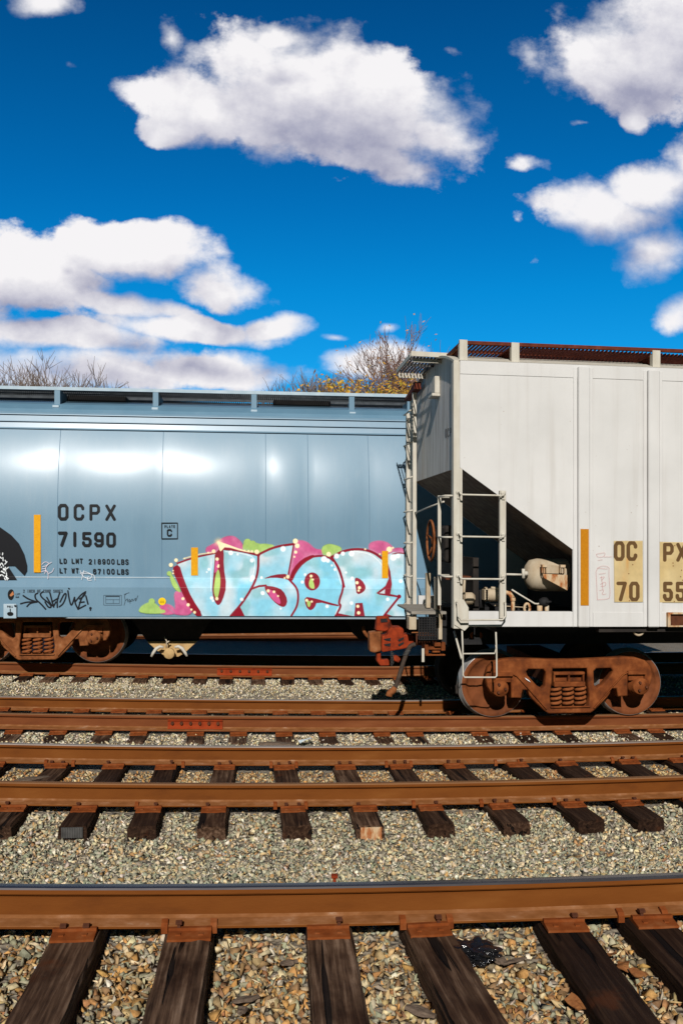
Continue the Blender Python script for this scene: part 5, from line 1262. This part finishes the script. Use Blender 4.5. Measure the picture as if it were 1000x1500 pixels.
    m = MB(); m.tube([(o(300, 596, 11.75)[0], 11.75, o(0, 596, 11.75)[1]), (o(560, 612, 11.75)[0], 11.75, o(0, 612, 11.75)[1])], .008, 6); B(m, 'brake_pipe', M['tank_paint']); m = MB(); m.tube([(o(56, 380, 11.6)[0], 11.6, o(0, 390, 11.6)[1]), (o(50, 560, 11.6)[0], 11.6, o(0, 560, 11.6)[1])], .016, 6); B(m, 'brake_pipe', M['tank_paint'])
    m = MB()
    for u, h in ((195, 640), (215, 640)): m.tube([(o(u, 460, 11.9)[0], 11.95, o(0, 470, 11.9)[1]), (o(u, h, 11.9)[0], 11.95, o(0, h, 11.9)[1])], .02, 6)
    B(m, 'valve_stand', M['black_steel_shade'])
    # roof walk: rusty grating on painted brackets, end crossover grating
    zr = 4.545
    gx0 = atX(674, 11.52)
    grating(root, gx0, XR, 11.53, 12.55, zr, M['grating_red'], .05, .03, (0.0, .5, 1.0), wwarp)
    grating(root, gx0, XR, 13.45, 14.45, zr, M['grating_red'], .05, .03, (0.0, 1.0), wwarp)
    for px in (678.5, 754.5, 961, 1080):
        x = atX(px, 11.46); w = .05
        m = MB(); m.box(x - w, x + w, 11.452, 11.475, zt - .012, zr + .012); m.box(x - w, x - w + .012, 11.475, 11.54, zt + .03, zr - .035)
        br = B(m, 'walk_bracket', M['cream_paint'], .003)
        m = MB(); m.prism([(11.478, zt + .10), (11.478, zr - .036), (12.56, zr - .036), (12.56, zr - .09)], x - .01, x + .004); m.v = [(a_, b_, c_) for a_, b_, c_ in m.v]
        m = MB(); m.prism([(11.478, zt + .06), (11.478, zr - .036), (12.56, zr - .036), (12.56, zr - .10)], x - .012, x + .004, 'YZ'); m.box(x - w, x + w, 11.56, 12.5, zr - .052, zr - .037); B(m, 'bracket_web', M['grating_red'], 0, br)
    m = MB(); m.box(gx0 - .02, XR, 11.505, 11.526, zr - .03, zr + .012); B(m, 'walk_edge', M['grating_red'])
    m = MB(); m.prism([(11.53, zr - .032), (12.56, zr - .032), (12.56, zr - .075), (11.53, zr - .075)], gx0 - .02, gx0 - .004, 'YZ'); B(m, 'walk_end', M['truck_brown'])
    px0 = 2.05
    grating(root, px0, XE + .15, 12.38, 13.6, 4.52, M['grating_steel'], .045, .03, (0.12, .5), wwarp, 'crossover_board')
    m = MB(); m.box(px0 - .01, XE + .2, 12.34, 12.375, 4.50, 4.565); m.box(px0 + .03, XE + .2, 12.43, 12.46, 4.44, 4.487); m.box(px0 - .015, px0 - .003, 12.38, 13.6, 4.49, 4.55); B(m, 'board_edge', M['cream_paint'], .003)
    m = MB()
    for i in range(18):
        x = px0 + .02 + i * .028; m.bar((x, 13.62, 4.44), (x + .014, 13.62, 4.50), .02, .008, (0, 1, 0))
    m.box(px0, XE + .1, 13.61, 13.63, 4.432, 4.445); B(m, 'tread_edge', M['cream_paint'])
    m = MB(); m.prism([(13.7, zt + .1), (14.62, zt - .02), (14.62, zt - .05), (13.7, zt + .0)], XE - .10, XE + .0, 'YZ'); B(m, 'eave_bracket', M['grating_red'])
    # bracket frame hanging at the right and hook under the sill
    x0, z0 = wn(975, 918); x1, z1 = wn(1040, 897)
    m = MB(); t_ = .035
    m.box(x0, x1, Y0 - .06, Y0 - .012, z1 - t_ * .6, z1); m.box(x0, x1, Y0 - .06, Y0 - .012, z0, z0 + t_ * .5); m.box(x0, x0 + t_, Y0 - .06, Y0 - .012, z0 + t_ * .5, z1 - t_ * .6); B(m, 'jacking_frame', M['rust_stained'], .003)
    m = MB(); m.box(x0 + t_, x1, Y0 - .02, Y0 - .010, z0 + t_ * .5, z1 - t_ * .6); B(m, 'jacking_pad', M['dark_rust'])
    m = MB(); cx, cz = wn(935, 926, 11.5); m.tube([(cx + .062 * math.cos(a), 11.5, cz + .06 * math.sin(a) + .02) for a in np.linspace(math.pi, 2 * math.pi, 12)], .015, 8); B(m, 'tow_hook', M['tank_paint'])
    m = MB()
    for s in (-1, 1):
        cx, cz = wn(697.5 + s * 5, 931, 11.9); m.prism([(cx + s * .035 * math.cos(a), cz + .04 * math.sin(a)) for a in np.linspace(-1.5, 1.5, 10)], 11.9, 11.92)
    B(m, 'bolster_pad', M['truck_rust'])
    # truck
    Yf = 11.86; xc = atX(834.5, Yf); half = (atX(937.2, Yf) - atX(732, Yf)) / 2; za_ = float(rz('W', xc)); R = .425
    side_frame(xc, Yf, za_, 1.0, root, M['truck_rust'], half)
    for s in (-1, 1):
        zz = float(rz('W', xc + s * half)) + R - .004
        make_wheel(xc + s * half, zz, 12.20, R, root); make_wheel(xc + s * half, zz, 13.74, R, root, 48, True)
        m = MB(); m.lathe([(.08, 0), (.08, 1.3)], (xc + s * half, 12.3, zz), 'Y', 12); m.build('axle', M['dark_rust'], root)
    m = MB(); m.box(xc - .25, xc + .25, 12.0, 14.0, za_ + .45, za_ + .72); m.build('bolster', M['dark_rust'], root)
    x, z = at(706, 917 + 0, 11.86)
    m = MB(); sx, sz = at(706.5, 916, 11.84); sx, sz = at(640 + 368 / 2.778, 760 + 656 / 2.778, 11.84)
    m.add([(sx + a * .8 - b * .35, 11.838 + d, sz + a * -.5 + b * -.45 * -1) for d in (0, .006) for a, b in ((-.035, -.03), (.035, -.03), (.035, .03), (-.035, .03))], [(0, 1, 2, 3), (7, 6, 5, 4), (0, 4, 5, 1), (1, 5, 6, 2), (2, 6, 7, 3), (3, 7, 4, 0)])
    m.build('paper_tag', M['litter_white'], root)
    # strip, stencils
    xs_, z0 = wn(850, 887, Y0 - .06); xe_, z1 = wn(862, 775, Y0 - .06)
    B(MB().box(xs_, xe_, Y0 - .061, Y0 - .057, z0, z1), 'reflective_strip', M['amber_strip'])
    def wsurf(px, py):
        xr = (px - CXP) / FPX; t = Y0 / (math.cos(TH) - xr * math.sin(TH)); return t * (math.sin(TH) + xr * math.cos(TH)), HC - t * (py - YHP) / FPX, np.full(px.shape, Y0)
    f6 = lambda u, v: (850 + u / 6.667, 760 + v / 6.667)
    p = Paint(869, 786, 1012, 886, .3); CRM, BR = srgb(200, 175, 122), srgb(88, 62, 34)
    p0 = p
    p.poly([f6(322, 214), f6(602, 214), f6(604, 812), f6(326, 812)], CRM, .82, .6); p.poly([f6(750, 224), f6(1060, 230), f6(1060, 818), f6(755, 816)], CRM, .82, .6)
    nz_ = vnoise(p.P * np.array([1.0, .22]), 6, 3); stk = np.clip((nz_ - .45) * 2.2, 0, 1) * np.clip(1 - np.abs(p.X - 918) / 14, 0, 1) * np.clip((p.Y - 810) / 10, 0, 1) * np.clip((885 - p.Y) / 40, 0, 1)
    p.over(srgb(196, 130, 46), .75 * stk * (p.C[..., 3] > .2)); nn = vnoise(p.P, 14, 9); p.over(srgb(206, 190, 150), .6 * np.clip(nn - .4, 0, 1) * (p.C[..., 3] > .2))
    text(p, 'OC', f6(320, 0)[0], f6(0, 218)[1], f6(550, 0)[0], f6(0, 412)[1], 5.4, BR, .97, 16); text(p, '70', f6(345, 0)[0], f6(0, 613)[1], f6(572, 0)[0], f6(0, 806)[1], 5.4, BR, .97, 15.5)
    text(p, 'PX', f6(800, 0)[0], f6(0, 234)[1], f6(1034, 0)[0], f6(0, 420)[1], 5.2, BR, .97, 15.8); text(p, '55', f6(798, 0)[0], f6(0, 614)[1], f6(1022, 0)[0], f6(0, 806)[1], 5.4, BR, .97, 15)
    for (u, v) in ((504, 448), (466, 536), (898, 432), (982, 502), (972, 566), (900, 460), (472, 800), (990, 600), (915, 262), (910, 808)): p.disc(*f6(u, v), .9, srgb(110, 60, 28), .9)
    PKR = srgb(214, 120, 116)
    for st in ([(150, 345), (200, 335), (240, 330), (225, 372), (160, 375), (150, 345)], [(225, 372), (300, 370)], [(165, 405), (210, 400)], [(160, 790), (150, 560), (145, 500), (200, 455), (280, 470), (270, 520), (290, 770), (250, 785), (160, 790)], [(175, 540), (240, 530)], [(185, 575), (240, 560), (200, 600)], [(190, 640), (240, 610), (245, 655), (195, 660)], [(180, 700), (230, 690), (200, 740), (245, 735)], [(200, 560), (215, 690)], [(160, 480), (260, 490)]): p.stroke(smooth_line([f6(*a) for a in st]), .55, PKR, .55)
    
    for xa_, xb_ in ((869, 896.5), (896.5, 955), (955, 1013)):
        q_ = Paint.__new__(Paint); k_ = (p.X[:, 0] >= xa_) & (p.X[:, 0] <= xb_); q_.X, q_.Y, q_.C = p.X[k_], p.Y[k_], p.C[k_]
        q_.mesh('lettering' if xa_ > 890 else 'marker_scribble', M['stencil'], root, wsurf, .014)
    # old initials on the end wall
    def esurf(px, py):
        xr = (px - CXP) / FPX; X = XE + .05; t = X / (math.sin(TH) + xr * math.cos(TH)); return np.full(px.shape, X - .004), HC - t * (py - YHP) / FPX, t * (math.cos(TH) - xr * math.sin(TH))
    p = Paint(648, 618, 664, 648, .25); text(p, 'OCPX', 652, 628, 664.5, 641, .8, srgb(58, 52, 50), .8, 2.4, -.8); p.mesh('end_lettering', M['stencil'], root, esurf, .0)
    return root
white = make_white()

# ---------------------------------------------------------------- trees beyond the tracks
def make_tree(x, Y, h, spread, seed, label, bark, leaf=None, nleaf=0, lsize=.12, up=.55, levels=6, zc=0.35):
    r = random.Random(seed); z0 = float(gz(np.array([x]), np.array([Y]))[0]) - .05
    root = empty('deciduous_tree' if leaf else 'bare_tree', (x, Y, z0), label, 'tree', 'trees beyond the freight cars')
    T, Cw, tips = MB(), MB(), []
    T.tube([(x + .1 * math.sin(i), Y, z0 + h * zc * i / 4) for i in range(5)], [.26, .21, .18, .16, .13], 8); T.build('trunk', bark, root)
    def grow(p, d, L, rad, lev):
        pts = [p]; q = p
        for i in range(3):
            d = (d + Vector((r.gauss(0, .13), r.gauss(0, .13), r.gauss(.05, .1)))).normalized(); q = q + d * (L / 3); pts.append(q)
        Cw.tube(pts, [rad, rad * .85, rad * .7, rad * .5], 4 if lev < 3 else 3, caps=False)
        if lev >= levels: tips.append(q); return
        if lev >= levels - 2: tips.append(pts[2])
        n = 4 if lev < 4 else 3
        for k in range(n):
            f = r.uniform(.45, 1.0); b = pts[1] + (pts[3] - pts[1]) * f if k else q
            side = Vector((r.gauss(0, 1), r.gauss(0, 1), r.gauss(up * .6, .5))).normalized()
            nd = (d * up + side * (.62 if k else .3) * spread).normalized()
            grow(b, nd, L * r.uniform(.62, .82), max(rad * .60, .013), lev + 1)
    base = Vector((x, Y, z0 + h * zc)); n0 = 5
    for k in range(n0):
        a = 2 * math.pi * k / n0 + r.uniform(-.3, .3)
        d = Vector((math.cos(a) * .55 * spread, math.sin(a) * .55 * spread, 1)).normalized() if k else Vector((0, 0, 1))
        grow(base - Vector((0, 0, r.uniform(0, .3) * h * zc)), d, h * (1 - zc) * .43, .075, 1)
    Cw.build('crown', bark, root)
    if leaf and nleaf:
        L = MB(); rr = np.random.RandomState(seed); tips = [t for t in tips if t.z > z0 + .86 * h]
        for i in range(nleaf):
            t = tips[r.randrange(len(tips))]; c = t + Vector((r.gauss(0, .26), r.gauss(0, .26), r.gauss(-.05, .22)))
            a = Vector(rr.normal(size=3)).normalized() * lsize * r.uniform(.6, 1.2); b = a.orthogonal().normalized() * lsize * .5
            m_ = 0 if not isinstance(leaf, list) else r.randrange(len(leaf))
            L.add([c - a, c + b, c + a, c - b], [(0, 1, 2, 3)], m_)
        L.build('leaves', leaf, root)
    return root
def tX(px, Y): return atX(px, Y)
make_tree(tX(58, 46), 46, 9.9, 1.0, 3, 'bare brown tree standing at far left behind the blue car, taller left one', M['bark'], None, 0, up=.62)
make_tree(tX(128, 47), 47, 9.8, 1.0, 8, 'bare brown tree just right of the leftmost bare tree', M['bark'], None, 0, up=.62)
make_tree(tX(487, 44), 44, 9.5, .95, 17, 'grey leafless tree between the white cloud and the yellow tree', M['bark'], None, 0, up=.66)
make_tree(tX(580, 40), 40, 9.0, 1.1, 23, 'tree with yellow and orange autumn leaves left of the white car', M['bark_red'], [M['leaf_yellow'], M['leaf_olive'], M['leaf_yellow']], 7500, .105, up=.55)
make_tree(tX(632, 42), 42, 10.4, .85, 31, 'reddish tree with few russet leaves above the white car platform', M['bark_red'], [M['leaf_russet'], M['leaf_russet'], M['leaf_yellow']], 700, .085, up=.75)

# ---------------------------------------------------------------- litter and loose things
def crumple(name, px, py, Y, r, mat, label, cat, flat=.45, seed=1, sub=3, dz=0.0):
    x, _ = at(px, py, Y); rg = np.random.RandomState(seed)
    bm = bmesh.new(); bmesh.ops.create_icosphere(bm, subdivisions=sub, radius=1)
    for v in bm.verts:
        n = v.co.normalized(); k = 1 + .28 * math.sin(5 * n.x + seed) * math.cos(6 * n.y + 2 * seed) + .16 * math.sin(13 * n.z + 11 * n.x) + rg.uniform(-.10, .10)
        v.co = Vector((n.x * k * r, n.y * k * r * .8, n.z * k * r * flat))
    me = bpy.data.meshes.new(name); bm.to_mesh(me); bm.free(); me.materials.append(mat)
    z = float(gz(np.array([x]), np.array([Y]))[0]) + .03 + r * flat * .55 + dz
    return tag(link(name, me, None, (x, Y, z)), label, cat)
crumple('plastic_bag', 693, 1375, 4.56, .112, M['black_plastic'], 'crumpled shiny black plastic scrap below the nearest rail', 'litter', .40, 4, 4, .03)
def scrap(name, px, py, Y, w, h, mat, label, cat, rz_=0.3, tilt=.35, dz=.0, group=None):
    x, _ = at(px, py, Y); z = float(gz(np.array([x]), np.array([Y]))[0]) + .055 + dz
    m = MB(); n = 5; V = []
    for s in (0, .003):
        for i in range(n + 1):
            for j in range(3):
                u, v = (i / n - .5) * w, (j / 2 - .5) * h; V.append((u, v, s + .012 * math.sin(3.1 * i / n + j) + (u * tilt)))
    idx = lambda s, i, j: s * (n + 1) * 3 + i * 3 + j
    F = []
    for i in range(n):
        for j in range(2):
            F.append((idx(1, i, j), idx(1, i + 1, j), idx(1, i + 1, j + 1), idx(1, i, j + 1))); F.append((idx(0, i, j), idx(0, i, j + 1), idx(0, i + 1, j + 1), idx(0, i + 1, j)))
    m.add(V, F); o = m.build(name, mat, None, origin=(0, 0, 0)); o.location = (x, Y, z); o.rotation_euler.z = rz_
    return tag(o, label, cat, group)
scrap('paper_scrap', 68, 1393, 4.55, .10, .06, M['litter_blue'], 'blue and white wrapper left of the split tie', 'litter', .5, .3)
scrap('paper_scrap', 321, 1070, 11.6, .14, .10, M['litter_white'], 'white paper scrap below the red joint of the white car rail', 'litter', -.7, .5, .03)
scrap('paper_scrap', 447, 1067, 11.6, .16, .12, M['litter_blue'], 'pale crumpled wrapper beneath the white car rail', 'litter', .2, .3, .03)
scrap('paper_scrap', 344, 1045, 12.6, .12, .08, M['litter_white'], 'white paper scrap lying between the rails of the white car track', 'litter', .9, .3, .02)
scrap('paper_scrap', 882, 1373, 4.5, .07, .035, M['litter_white'], 'narrow white paper strip beside the blackest tie', 'litter', .5, .2, .01)
for i, (px, py, Y, lab) in enumerate([(893, 1385, 4.5, 'brown fallen leaf right of the blackest tie'), (912, 1400, 4.38, 'orange curled leaf between the two right hand ties'), (842, 1447, 4.05, 'curled rust leaf standing at the foot of the blackest tie'), (935, 1408, 4.3, 'small reddish leaf close to the tie at the right edge'), (870, 1495, 3.75, 'dark orange leaf at the bottom edge right of centre')]):
    scrap('fallen_leaf', px, py, Y, .075, .055, M['leaf_brown'], lab, 'leaf', i * 1.1, .6 if i == 2 else .3, .015, 'fallen leaves on the ballast')
def stick(px, py, Y, L, rot, label, w=.022):
    x, _ = at(px, py, Y); z = float(gz(np.array([x]), np.array([Y]))[0]) + .06
    r = random.Random(int(px)); m = MB(); V = []; n = 6
    for i in range(n + 1):
        t = i / n; k = .35 + .65 * math.sin(math.pi * min(max(t, .08), .92)); V += [((t - .5) * L, a * w * k + r.uniform(-.004, .004), b * w * .5 * k + r.uniform(-.003, .003)) for a, b in ((-1, -.6), (.9, -.8), (.7, .8), (-.6, .7))]
    m.add(V, [(i * 4 + k, i * 4 + (k + 1) % 4, i * 4 + 4 + (k + 1) % 4, i * 4 + 4 + k) for i in range(n) for k in range(4)] + [(3, 2, 1, 0), (n * 4, n * 4 + 1, n * 4 + 2, n * 4 + 3)])
    o = m.build('wood_splinter', M['splinter'], None, origin=(0, 0, 0)); o.location = (x, Y, z); o.rotation_euler = (0, .08, rot)
    return tag(o, label, 'wood chip', 'wood splinters on the ballast')
stick(360, 1432, 4.20, .13, .5, 'grey splinter right of the cracked tie'); stick(330, 1490, 3.85, .20, .15, 'long rotten splinter at the bottom beside the cracked tie', .03)
stick(354, 1452, 4.1, .07, 1.2, 'short upright splinter above the long rotten one'); stick(616, 1452, 4.05, .14, -.6, 'weathered splinter bundle left of the reddish brown tie', .03)
stick(752, 1392, 4.5, .17, .55, 'thin dark stick right of the black plastic scrap', .014); stick(610, 1478, 3.9, .12, -.9, 'narrow dark stick near the bottom left of the reddish tie', .012)
stick(423, 1385, 4.55, .09, .5, 'brown chip left of the weathered tie'); stick(100, 1370, 4.62, .10, .6, 'bark chip beside the plate of the split tie')
stick(732, 1388, 4.52, .10, -1.1, 'pale broken chip touching the black plastic scrap', .03); stick(407, 1077, 11.5, .45, .1, 'long rotten plank piece beside the white car rail', .07)
stick(50, 1130, 9.3, .40, .75, 'rotten plank piece lying between the rails of the second track', .05)
x, z = at(489, 1268, 5.6); zg = float(gz(np.array([x]), np.array([5.6]))[0])
m = MB(); m.tube([(0, 0, -.03), (.003, -.02, .05), (.0, -.03, .10)], .010, 6); m.box(-.018, .018, -.048, -.014, .095, .112)
o = m.build('loose_spike', M['joint_rust'], None, origin=(0, 0, 0)); o.location = (x, 5.6, zg + .02); tag(o, 'rusty loose spike sticking out of the gravel behind the nearest rail', 'spike')
